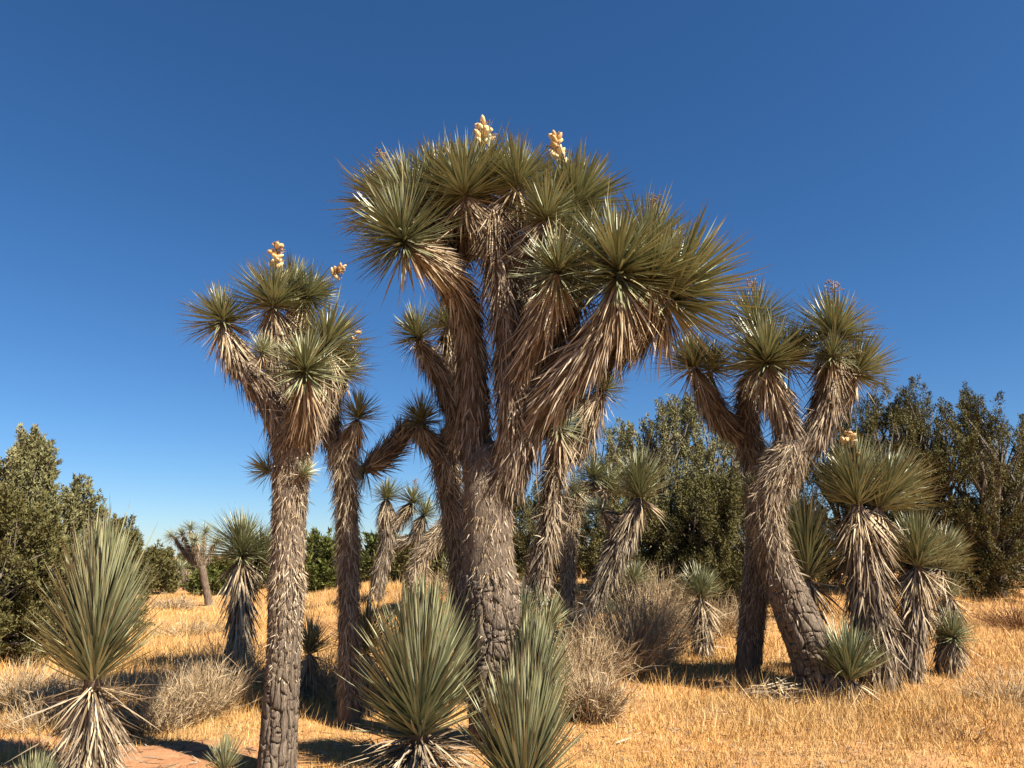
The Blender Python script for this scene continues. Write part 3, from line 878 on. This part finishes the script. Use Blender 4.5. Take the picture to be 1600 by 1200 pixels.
near_plant((656, 5.95), 655, 1150, (0.0, 1, 0.05), 148, 300, 70, 0.62, 'large dagger leaved rosette just left of the thick trunk, dead leaves spread around its foot', 130, 0.95, 21)
near_plant((815, 5.1), 815, 1236, (0.02, 1, 0.1), 150, 210, 55, 0.30, 'bright green dagger leaved rosette standing directly in front of the thick trunk', 30, 1.05, 22)
near_plant((822, 6.5), 822, 1125, (0.12, 1, 0.0), 122, 190, 52, 0.35, 'upright green rosette hugging the right side of the thick trunk', 30, 0.9, 23)
near_plant((54, 5.2), 52, 1262, (0.0, 1, 0.1), 66, 120, 50, 0.25, 'low grey green rosette on red earth beside the tall oval plant', 10, 0.7, 24)
near_plant((348, 5.65), 350, 1205, (0.05, 1, 0.1), 48, 70, 70, 0.2, 'small pale rosette on the mound of red earth', 14, 0.6, 25)

# ------------------------------------------------------------------ trees further back
D1 = Joshua((876, 12.0), 'joshua tree with a slanting pale trunk and one green head above the grey brush')
D1.limb([(872, None, 0, 15), (900, 975, 0, 15), (930, 938, 0, 18), (962, 866, 0, 21), (984, 818, 0, 22), (998, 782, 0, 10)], 'trunk', core=0.72, skirt=(0.25, 1), leaf=38, pale=0.25, dens=800)
D1.rosette(1000, 778, 0, (0.0, 1, 0.1), 66, 330, amax=74, stem=0.45, wfac=0.03)
D1.limb([(970, 856, 0, 14), (958, 815, 0.1, 16), (944, 800, 0.1, 10)], skirt=(0, 1), leaf=34, age0=0.9)
D1.rosette(940, 798, 0.1, (-0.6, 0.5, 0.2), 36, 90, collar=60)
D2 = Joshua((880, 13.0), 'joshua tree with pale straight stem bent over at the top, behind the brown shaggy tree')
D2.limb([(888, None, 0, 15), (888, 930, 0, 14), (889, 840, 0, 14), (896, 788, 0, 15), (910, 766, 0, 16), (926, 762, 0, 12)], 'trunk', core=0.75, skirt=(0.2, 1), leaf=24, pale=0, age0=0.3, dens=900)
D2.rosette(926, 748, 0, (0.1, 0.95, 0.1), 44, 200)
D2.rosette(948, 762, 0.1, (0.5, 0.8, 0.1), 44, 180)
D2.rosette(900, 770, -0.2, (-0.3, 0.6, 0.3), 34, 100, collar=70)
D2.limb([(881, 860, 0.2, 9), (836, 860, 0.3, 9), (832, None, 0.4, 10)], 'branch', core=0.8, skirt=(0.1, 0.9), leaf=20, age0=0.4)
M1 = Joshua((590, 17.0), 'pale forked joshua tree in the middle distance with three small heads')
M1.limb([(586, None, 0, 14), (594, 895, 0, 14), (604, 858, 0, 14), (606, 826, 0, 14), (604, 800, 0, 15), (604, 782, 0, 6)], 'trunk', core=0.75, skirt=(0.1, 1), leaf=24, pale=0.3, dens=800)
M1.limb([(606, 828, 0, 10), (624, 815, 0, 14), (636, 796, 0, 12), (643, 786, 0, 5)], skirt=(0, 1), leaf=28, pale=0.6)
M1.limb([(604, 856, 0, 12), (632, 846, 0, 12), (650, 838, 0, 12), (656, 818, 0, 12), (662, 806, 0, 5)], skirt=(0, 1), leaf=24, pale=0.2)
M1.rosette(604, 780, 0, (0.05, 1, 0.1), 36, 200)
M1.rosette(644, 786, 0, (0.15, 1, 0.1), 34, 180, stalk=0.9)
M1.rosette(662, 806, 0, (0.35, 0.9, 0.1), 34, 170)
N1 = Joshua((640, 15.0), 'pale joshua trunk arching behind the slender forked tree')
N1.limb([(636, None, 0, 15), (648, 905, 0, 17), (662, 865, 0, 17), (686, 835, 0, 17), (712, 812, 0, 17), (735, 790, 0.1, 8)], 'trunk', core=0.75, skirt=(0.05, 1), leaf=24, pale=0.1, dens=850, age0=0.4)
N1.rosette(738, 786, 0.1, (0.3, 0.9, 0.1), 44, 160)
FJ = Joshua((326, 23.0), 'lone distant joshua tree with bare leaning trunk on the open grass')
FJ.limb([(328, None, 0, 7), (323, 925, 0, 6), (315, 885, 0, 6)], 'trunk', core=0.9)
for k_, (x_, y_, d_, ax_) in enumerate([(286, 838, 0, (-0.3, 0.9, 0.1)), (272, 840, 0.2, (-0.8, 0.5, 0.1)), (298, 828, -0.2, (0, 1, 0.1)), (320, 834, 0, (0.3, 0.9, 0.1)), (336, 850, 0.1, (0.6, 0.7, 0.1)), (306, 846, -0.3, (0.1, 0.8, 0.5))]):
    FJ.limb([(315, 888, 0, 5), ((315 + x_) / 2 - 1, (888 + y_) / 2 + 5, d_ / 2, 5), (x_, y_, d_, 2)], skirt=(0.1, 1), leaf=13, pale=0.4)
    FJ.rosette(x_, y_, d_, ax_, 19, 90, collar=24)
for (x_, dep, top, lab) in ((262, 31.0, 872, 'clumped far joshua tree against the green thicket'), (300, 33.0, 868, 'far joshua tree half hidden behind the lone distant one')):
    J = Joshua((x_, dep), lab)
    for k_ in range(5):
        xx = x_ + (k_ - 2) * 9; yy = top + 14 + 4 * ((k_ * 7) % 3)
        J.limb([(x_ + (k_ - 2) * 4, None, 0, 6), (x_ + (k_ - 2) * 6, yy + 22, 0, 6), (xx, yy, 0, 3)], 'trunk' if k_ == 2 else 'branch', core=0.8, skirt=(0.4, 1), leaf=14, pale=0.4)
        J.rosette(xx, yy, 0, ((k_ - 2) * 0.3, 1, 0.1), 15, 80, collar=16)

# ---- a cut stump between the trunks
S = G(812, 10.5)
st = thing('tree_stump', tuple(S), 'pale broken stump standing between the thick trunk and the brown shaggy one', 'stump')
top = P(813, 915, 10.5)
pth = Path(np.array([[*(S - [0, 0, .05]), 0.2], [*(S * 0.5 + top * 0.5), 0.17], [*(top - [0, 0, 0.04]), 0.17], [*top, 0.10]]))
V, F = tube(pth, 1, 14, 0.04, 9)
link('trunk', make_mesh('trunk', V - S, F, M_twig, True), st)
for i in range(10):
    a = i * 0.628
    V, F, A_, k = ribbons(np.array([[0.15 * math.cos(a), 0.15 * math.sin(a), top[2] - S[2] - 0.05]]), np.array([[0.35 * math.cos(a), 0.35 * math.sin(a), 1.0]]), np.array([[math.cos(a), math.sin(a), 0]]), [0.09 + 0.05 * (i % 3)], [0.08], nseg=2, channel=0.3)
    link('splinter', make_mesh('splinter', V, F, M_twig), st)


# ------------------------------------------------------------------ broad shrubs and junipers behind
def bush_tree(foot, top_py, width_px, label, mat, name='juniper_tree', cat='juniper tree', clumps=150, per=230, leafsz=0.042, stems=5, seed=1, low=0.1, group='junipers behind the joshua trees', clump_r=0.26, lean=0.0, sparse_top=0.25, twig=True):
    g = np.random.default_rng(seed)
    b0 = G(*foot)
    dep = foot[1]
    H = P(foot[0], top_py, dep)[2] - b0[2]
    Wd = width_px * dep / FPX * 0.5
    t = thing(name, tuple(b0), label, cat, group)
    # crown as several uneven lobes
    nl = 13
    lob = []
    for i in range(nl):
        a = g.random() * 6.283; q = g.random() ** 0.5 * 0.62
        hz = g.uniform(0.10, 0.78)
        lob.append((np.array([math.cos(a) * q * Wd * 1.15 + lean * hz * H, math.sin(a) * q * Wd * 0.8, hz * H]), g.uniform(0.2, 0.42) * Wd, g.uniform(0.10, 0.22) * H))
    for i in range(3):
        a = g.random() * 6.283; q = g.uniform(0.0, 0.5)
        lob.append((np.array([math.cos(a) * q * Wd + lean * H, math.sin(a) * q * Wd * 0.6, H * g.uniform(0.74, 0.86)]), 0.2 * Wd, 0.17 * H))
    C_ = []
    for i in range(clumps):
        c, rx, rz = lob[int(g.integers(0, len(lob)))]
        v = norm(g.normal(0, 1, (1, 3)))[0] * g.uniform(0.55, 1.05)
        p = c + v * np.array([rx, rx, rz])
        p[2] = min(max(p[2], low * H), H * 0.98)
        C_.append(p)
    for i in range(int(clumps * sparse_top)):          # feathery upright sprays standing out of the outline
        a = g.random() * 6.283; q = g.random() ** 0.5
        x_, y_ = math.cos(a) * q * Wd * 0.95, math.sin(a) * q * Wd * 0.8
        C_.append(np.array([x_ + lean * H, y_, H * (1.0 - 0.45 * q ** 2) * g.uniform(0.82, 1.0)]))
    for i in range(int(clumps * 0.45)):                # low skirt of foliage down to the ground
        a = g.random() * 6.283; q = g.uniform(0.55, 1.0)
        C_.append(np.array([math.cos(a) * q * Wd * 0.9, math.sin(a) * q * Wd * 0.75, H * (low + g.uniform(0.02, 0.42))]))
    C_ = np.array(C_)
    n = len(C_)
    # limbs
    Vs, Fs, off = [], [], 0
    base_pts = []
    for i in range(stems):
        a = i / stems * 6.283 + g.random()
        e = np.array([math.cos(a) * Wd * 0.45, math.sin(a) * Wd * 0.4, H * g.uniform(0.45, 0.62)])
        mid = e * 0.45 + g.normal(0, 0.06 * Wd, 3)
        r0 = 0.013 * H * g.uniform(0.8, 1.2)
        pth = Path(np.array([[e[0] * 0.08, e[1] * 0.08, -0.05, r0 * 1.3], [*mid, r0], [*e, r0 * 0.45]]))
        V, F = tube(pth, 1, 7, 0.05, i, rings=9)
        Vs.append(V); Fs.append(F + off); off += len(V)
        base_pts.append(pth)
    trunkV, trunkF = np.vstack(Vs), np.vstack(Fs)
    link('trunk', make_mesh('trunk', trunkV, trunkF, M_twig, True), t)
    Vs, Fs, off = [], [], 0
    allp = np.concatenate([p.at(np.linspace(0.2, 1, 40))[0] for p in base_pts])
    for i in range(0, n, 2):
        dd_ = np.linalg.norm(allp - C_[i] + np.array([0, 0, 0.25 * H]), axis=1)
        s_ = allp[int(g.choice(np.argsort(dd_)[:40]))]
        md = s_ * 0.5 + C_[i] * 0.5 + g.normal(0, 0.05 * Wd, 3)
        pth = Path(np.array([[*s_, 0.007 * H], [*md, 0.005 * H], [*C_[i], 0.002 * H]]))
        V, F = tube(pth, 1, 3, 0, i, rings=4)
        Vs.append(V); Fs.append(F + off); off += len(V)
    link('branches', make_mesh('branches', np.vstack(Vs), np.vstack(Fs), M_twig, True), t, kind='stuff')
    # leaf sprays: each twig end carries a ragged upright plume
    per = int(per * 0.85)
    m = n * per
    ci = np.repeat(np.arange(n), per)
    outc = norm(C_ - np.array([0, 0, 0.3 * H]) + 1e-6)
    pd = norm(outc * 0.55 + np.array([0, 0, 0.75]) + g.normal(0, 0.35, (n, 3)))
    plen = clump_r * g.uniform(1.1, 2.6, n); prad = clump_r * g.uniform(0.35, 0.75, n)
    s_ = g.random(m)
    v = norm(g.normal(0, 1, (m, 3)))
    pos = C_[ci] + pd[ci] * ((s_ - 0.45) * plen[ci])[:, None] + v * (prad[ci] * (1.05 - 0.75 * s_) * g.random(m) ** 0.5)[:, None]
    d = norm(pd[ci] * 0.8 + v * 0.7 + g.normal(0, 0.45, (m, 3)))
    up = norm(g.normal(0, 1, (m, 3)))
    ln = leafsz * g.uniform(0.6, 1.6, m)
    sd = norm(np.cross(d, up)) * (ln * 0.24)[:, None]
    V = np.stack([pos - sd, pos + sd, pos + d * ln[:, None]], 1).reshape(-1, 3)
    V[:, 2] = np.maximum(V[:, 2], -0.05)
    F = np.arange(m * 3).reshape(-1, 3)
    link('crown', make_mesh('crown', V, F, mat), t, kind='stuff')
    return t


bush_tree((1560, 17.5), 612, 250, 'dark olive juniper with feathery top at the end of the thicket', M_fol_olive, clumps=300, per=230, seed=11, stems=7, low=0.04)
bush_tree((1440, 18.5), 604, 260, 'broad olive juniper behind the two headed plant', M_fol_olive, clumps=320, per=230, seed=12, stems=7, low=0.04)
bush_tree((1345, 20.5), 622, 200, 'olive juniper showing between the leaning tree and the broad juniper', M_fol_olive, clumps=200, per=200, seed=13, low=0.04)
bush_tree((1640, 19.5), 640, 220, 'dark juniper where the thicket runs on', M_fol_olive, clumps=200, per=200, seed=14, low=0.04)
bush_tree((1075, 17.0), 622, 250, 'tall pale olive oak rising behind the shaded joshua tree', M_fol_pale, 'scrub_oak', 'oak', clumps=300, per=210, seed=15, low=0.05, leafsz=0.045, stems=7, group='scrub oaks')
bush_tree((1165, 18.0), 648, 170, 'pale olive oak crown filling in behind the shaded joshua trunk', M_fol_pale, 'scrub_oak', 'oak', clumps=130, per=170, seed=31, low=0.1, leafsz=0.045, group='scrub oaks')
bush_tree((968, 19.0), 652, 170, 'pale green scrub oak with open branches behind the slanting trunk', M_fol_pale, 'scrub_oak', 'oak', clumps=150, per=200, seed=16, leafsz=0.045, group='scrub oaks')
bush_tree((1140, 15.0), 745, 240, 'low dense brown green juniper behind the small lone rosette', M_fol_olive, clumps=260, per=230, seed=17, low=0.03)
bush_tree((1010, 15.5), 770, 190, 'dark low juniper behind the slanting pale trunk', M_fol_olive, clumps=200, per=200, seed=18, low=0.03)
bush_tree((830, 19.0), 752, 130, 'dark juniper glimpsed between the thick trunk and the brown shaggy one', M_fol_olive, clumps=150, per=200, seed=19, low=0.03)
bush_tree((1240, 19.5), 690, 190, 'shaded juniper behind the leaning trunk', M_fol_olive, clumps=200, per=200, seed=20, low=0.03)
bush_tree((-5, 11.5), 672, 130, 'tall narrow juniper with upright sprays behind the tall oval plant', M_fol_pale, clumps=240, per=260, seed=21, low=0.02, leafsz=0.042, sparse_top=0.35, clump_r=0.2)
bush_tree((-30, 10.6), 770, 220, 'dark dense juniper in front of the tall narrow one', M_fol_olive, clumps=240, per=200, seed=22, low=0.0, leafsz=0.042, clump_r=0.2)
bush_tree((92, 13.0), 752, 130, 'open crowned juniper with bare twigs beside the tall narrow one', M_fol_pale, clumps=130, per=200, seed=23, low=0.03, leafsz=0.042, sparse_top=0.4, clump_r=0.19)
bush_tree((160, 15.0), 806, 120, 'small juniper bush at the end of the dark row', M_fol_olive, clumps=130, per=200, seed=24, low=0.02, sparse_top=0.35, clump_r=0.2)
far = [(235, 30, 858, 80, 0), (345, 29, 872, 110, 2), (270, 36, 862, 100, 0), (505, 24, 838, 80, 2), (585, 27, 836, 90, 2), (680, 22, 842, 120, 0), (622, 24, 858, 80, 0), (770, 25, 800, 130, 2), (420, 34, 862, 110, 2), (540, 36, 852, 90, 0), (720, 30, 838, 100, 2), (900, 26, 770, 120, 0), (180, 42, 866, 110, 0), (460, 45, 864, 120, 0), (640, 45, 860, 130, 2)]
flabels = ['far olive shrub behind the tall oval plant', 'bright green shrub behind the round headed plant', 'far olive shrub behind the lone distant tree', 'bright green rounded shrub between the plated trunk and the thin trunk', 'green shrub behind the pale forked tree', 'olive shrub behind the pale arching trunk', 'low olive shrub under the pale forked tree', 'green shrub hidden behind the thick trunk', 'green shrub far behind the plated trunk', 'olive shrub far behind the thin trunk', 'green shrub far behind the slender forked tree', 'olive shrub behind the bent pale stem', 'far shrub on the skyline beyond the dark junipers', 'far shrub on the skyline behind the plated trunk', 'far shrub on the skyline behind the pale forked tree']
for i, ((x_, dep, top, wd, mi), lab) in enumerate(zip(far, flabels)):
    bush_tree((x_, dep), top, wd, lab, (M_fol_olive, M_fol_pale, M_fol_green)[mi], 'desert_shrub', 'shrub', clumps=90, per=80, leafsz=0.11, seed=40 + i, low=0.0, group='far shrubs', clump_r=0.32, sparse_top=0.15)


# ------------------------------------------------------------------ dry twiggy brush
def brush(foot, hgt, wid, n, label, mat, seed, name='dry_shrub', cat='dry shrub', thick=0.006, lean=0.0, forks=3, group='dry grey brush', spread=1.0):
    n = int(n * 0.85)
    g = np.random.default_rng(seed)
    b0 = G(*foot)
    t = thing(name, tuple(b0), label, cat, group)
    ph = g.random(n) * 6.283; q = g.random(n) ** 0.7
    root = np.stack([np.cos(ph) * q * wid * 0.25, np.sin(ph) * q * wid * 0.22, np.zeros(n)], 1)
    root[:, 2] = ground_z(root[:, 0] + b0[0], root[:, 1] + b0[1]) - b0[2] - 0.01
    d = np.stack([np.cos(ph) * q * spread * wid / hgt * 0.6 + lean, np.sin(ph) * q * spread * wid / hgt * 0.6, np.ones(n)], 1) + g.normal(0, 0.30, (n, 3))
    ln = hgt * g.uniform(0.25, 1.12, n)
    up = norm(g.normal(0, 1, (n, 3)))
    V, F, A_, k = ribbons(root, d, up, ln, thick * g.uniform(0.6, 1.8, n), bend=g.normal(0, 0.25, n), nseg=4, channel=None, prof=[1, .9, .75, .5, 0])
    link('stems', make_mesh('stems', V, F, mat), t, kind='stuff')
    m = n * forks
    i = np.repeat(np.arange(n), forks)
    s_ = g.uniform(0.35, 0.95, m)
    dn = norm(d)[i]
    r2 = root[i] + dn * (ln[i] * s_)[:, None]
    d2 = norm(dn + g.normal(0, 0.55, (m, 3)))
    V, F, A_, k = ribbons(r2, d2, norm(g.normal(0, 1, (m, 3))), ln[i] * g.uniform(0.12, 0.34, m), thick * 0.8, bend=g.normal(0, 0.2, m), nseg=3, channel=None)
    link('twigs', make_mesh('twigs', V, F, mat), t, kind='stuff')
    return t


brush((960, 10.3), 0.95, 1.9, 1500, 'large grey twiggy brush beneath the slanting pale trunk', M_dry, 1)
brush((1010, 10.9), 1.15, 1.3, 1000, 'tall feathery grey brush beside the small round headed plant', M_dry, 2)
brush((905, 9.2), 0.7, 1.2, 800, 'brown dry brush right of the thick trunk', M_dry, 3)
brush((925, 7.35), 0.46, 0.62, 900, 'compact dark dry shrub alone on the golden grass', M_dry, 4, forks=5, thick=0.007)
brush((290, 7.6), 0.55, 1.0, 800, 'grey dry brush partly shaded behind the mound of red earth', M_dry, 5)
brush((240, 7.2), 0.42, 0.8, 600, 'pale dry brush beside the tall oval plant', M_dry, 6)
brush((345, 9.0), 0.6, 1.2, 700, 'dark shaded brush under the round headed plant', M_dry, 7)
brush((30, 8.3), 0.45, 1.5, 800, 'low brown brush in front of the dark junipers', M_dry, 8)
brush((110, 8.0), 0.38, 1.2, 600, 'low grey brush behind the skirt of the tall oval plant', M_dry, 9)
brush((1130, 13.0), 0.75, 1.6, 900, 'pale thatch of dry brush behind the small lone rosette', M_dry, 10)
brush((1025, 13.4), 1.1, 1.1, 800, 'tan rounded brush behind the tall feathery one', M_dry, 11)
brush((1500, 6.9), 0.28, 0.75, 90, 'sparse reddish twigs standing out of the open grass', M_dryred, 12, name='dead_weed', cat='weed', thick=0.004, group='dead weeds')
brush((1440, 7.3), 0.22, 0.5, 50, 'thin reddish weed beside the sparse twigs', M_dryred, 13, name='dead_weed', cat='weed', thick=0.004, group='dead weeds')
brush((500, 9.2), 0.55, 1.2, 600, 'shaded brush between the plated trunk and the thin trunk', M_dry, 14)
brush((700, 18.0), 0.6, 1.5, 400, 'far dry brush on the rise', M_dry, 15, thick=0.012)
brush((300, 15.0), 0.45, 2.0, 500, 'low grey brush on the open grass slope', M_dry, 16, thick=0.008)
brush((270, 21.0), 0.5, 1.6, 400, 'dead brush lying near the lone distant tree', M_dry, 17, thick=0.012)
brush((1590, 14.0), 0.5, 1.8, 500, 'reddish dry brush at the foot of the dark thicket', M_dryred, 18, thick=0.008, group='dead weeds')
brush((1570, 8.6), 0.4, 1.4, 350, 'thin grey weeds on the grass before the thicket', M_dry, 19, thick=0.005)
brush((70, 7.0), 0.35, 1.1, 500, 'low tangled scrub left of the tall oval plant', M_dry, 20, thick=0.005)
brush((200, 8.6), 0.42, 1.2, 500, 'grey scrub behind the pale dry brush', M_dry, 21, thick=0.005)
brush((330, 7.9), 0.5, 0.8, 450, 'grey scrub between the mound and the shaded brush', M_dry, 22, thick=0.005)
brush((560, 8.6), 0.5, 1.0, 400, 'shaded scrub around the foot of the thin trunk', M_dry, 23, thick=0.005)
brush((870, 8.4), 0.55, 0.9, 450, 'tan scrub around the foot of the brown shaggy trunk', M_dry, 24, thick=0.005)
# fallen dead leaves in a heap by the leaning trunk
b0 = G(1215, 8.6)
hp = thing('dead_leaf_heap', tuple(b0), 'grey heap of fallen dagger leaves beside the leaning trunk', 'leaf heap')
g = np.random.default_rng(77); m = 260
root = np.stack([g.normal(0, 0.2, m), g.normal(0, 0.12, m), g.uniform(0.0, 0.16, m)], 1)
V, F, A_, k = ribbons(root, np.stack([g.normal(0.5, 0.7, m), g.normal(0, 0.6, m), g.normal(0.1, 0.25, m)], 1), norm(g.normal(0, 1, (m, 3)) + [0, 0, 1]), g.uniform(0.15, 0.34, m), 0.016, bend=g.normal(0, 0.1, m), droop=0.1, nseg=3, channel=0.3)
V[:, 2] = np.maximum(V[:, 2], ground_z(V[:, 0] + b0[0], V[:, 1] + b0[1]) - b0[2] + 0.005)
link('dead_leaves', make_mesh('dead_leaves', V, F, M_dead, False, {'age': np.repeat(np.clip(g.normal(0.5, 0.3, m), 0, 1), k)}), hp, kind='stuff')


# ------------------------------------------------------------------ dry grass
def grass(n, d0, d1, seed, hgt, wid, name, label, clumpy=True, nseg=1):
    g = np.random.default_rng(seed)
    dist = d0 * (d1 / d0) ** g.random(n)
    az = g.uniform(-R(44), R(44), n)
    x, y = dist * np.sin(az), dist * np.cos(az)
    if clumpy:          # gather blades into tufts
        cell = 0.10 + 0.006 * dist
        tx = np.round(x / cell) * cell; ty = np.round(y / cell) * cell
        hsh = np.sin(tx * 127.1 + ty * 311.7) * 43758.5453; hsh -= np.floor(hsh)
        hs2 = np.sin(tx * 269.5 + ty * 183.3) * 43758.5453; hs2 -= np.floor(hs2)
        pull = g.uniform(0.0, 0.9, n)
        x = x + (tx + (hsh - 0.5) * cell * 1.6 - x) * pull; y = y + (ty + (hs2 - 0.5) * cell * 1.6 - y) * pull
        tall = 0.55 + 0.9 * hsh
    else:
        tall = np.ones(n)
    pat = 0.5 + 0.25 * np.sin(x * 0.9 + 1.7 * np.sin(y * 0.55)) + 0.25 * np.sin(y * 1.25 + 1.3 * np.sin(x * 0.8 + 2))
    keep = (g.random(n) > bare_mask(x, y) * 1.0) & (g.random(n) < 0.35 + 0.75 * pat)
    x, y, tall, pat, dist = x[keep], y[keep], tall[keep], pat[keep], dist[keep]
    n = len(x)
    root = np.stack([x, y, ground_z(x, y) - 0.005], 1)
    near_low = 0.38 + 0.62 * smooth(6.4, 8.6, y)            # trodden short nearest the viewer
    L = hgt * tall * (0.45 + 0.8 * pat) * near_low * g.uniform(0.5, 1.2, n)
    d = np.stack([g.normal(0.05, 0.4, n), g.normal(0, 0.4, n), np.ones(n)], 1)
    up = norm(g.normal(0, 1, (n, 3)))
    V, F, A_, k = ribbons(root, d, up, L, wid * (0.55 + dist / 12) * g.uniform(0.7, 1.3, n), bend=g.normal(0, 0.22, n), nseg=nseg, channel=None, prof=[1, 0.75, 0] if nseg == 2 else [1, 0])
    o = link(name, make_mesh(name, V, F, M_grass), kind='stuff')
    o['label'] = label; o['category'] = 'grass'
    return o


grass(620000, 4.3, 34, 3, 0.115, 0.0055, 'grass', 'short golden dry grass covering the ground between the trees')
grass(26000, 7.0, 22, 4, 0.34, 0.0045, 'tall_grass', 'taller straw stalks scattered through the short golden grass', nseg=2)

# loose litter: bits of dead leaf and twig lying on the earth
g = np.random.default_rng(91); m = 5500
dist = 4.5 * (16 / 4.5) ** g.random(m); az = g.uniform(-R(42), R(42), m)
x_, y_ = dist * np.sin(az), dist * np.cos(az)
ph = g.random(m) * 6.283
V, F, A_, k = ribbons(np.stack([x_, y_, ground_z(x_, y_) + 0.012], 1), np.stack([np.cos(ph), np.sin(ph), g.normal(0.03, 0.12, m)], 1), np.tile([0, 0, 1.0], (m, 1)), g.uniform(0.03, 0.16, m), g.uniform(0.006, 0.014, m), nseg=2, channel=None, twist=g.normal(0, 0.6, m))
o = link('leaf_litter', make_mesh('leaf_litter', V, F, M_dead, False, {'age': np.repeat(np.clip(g.normal(1.0, 0.3, m), 0, 1), k)}), kind='stuff')
o['label'] = 'dry bits of leaf and twig lying loose on the earth'; o['category'] = 'litter'
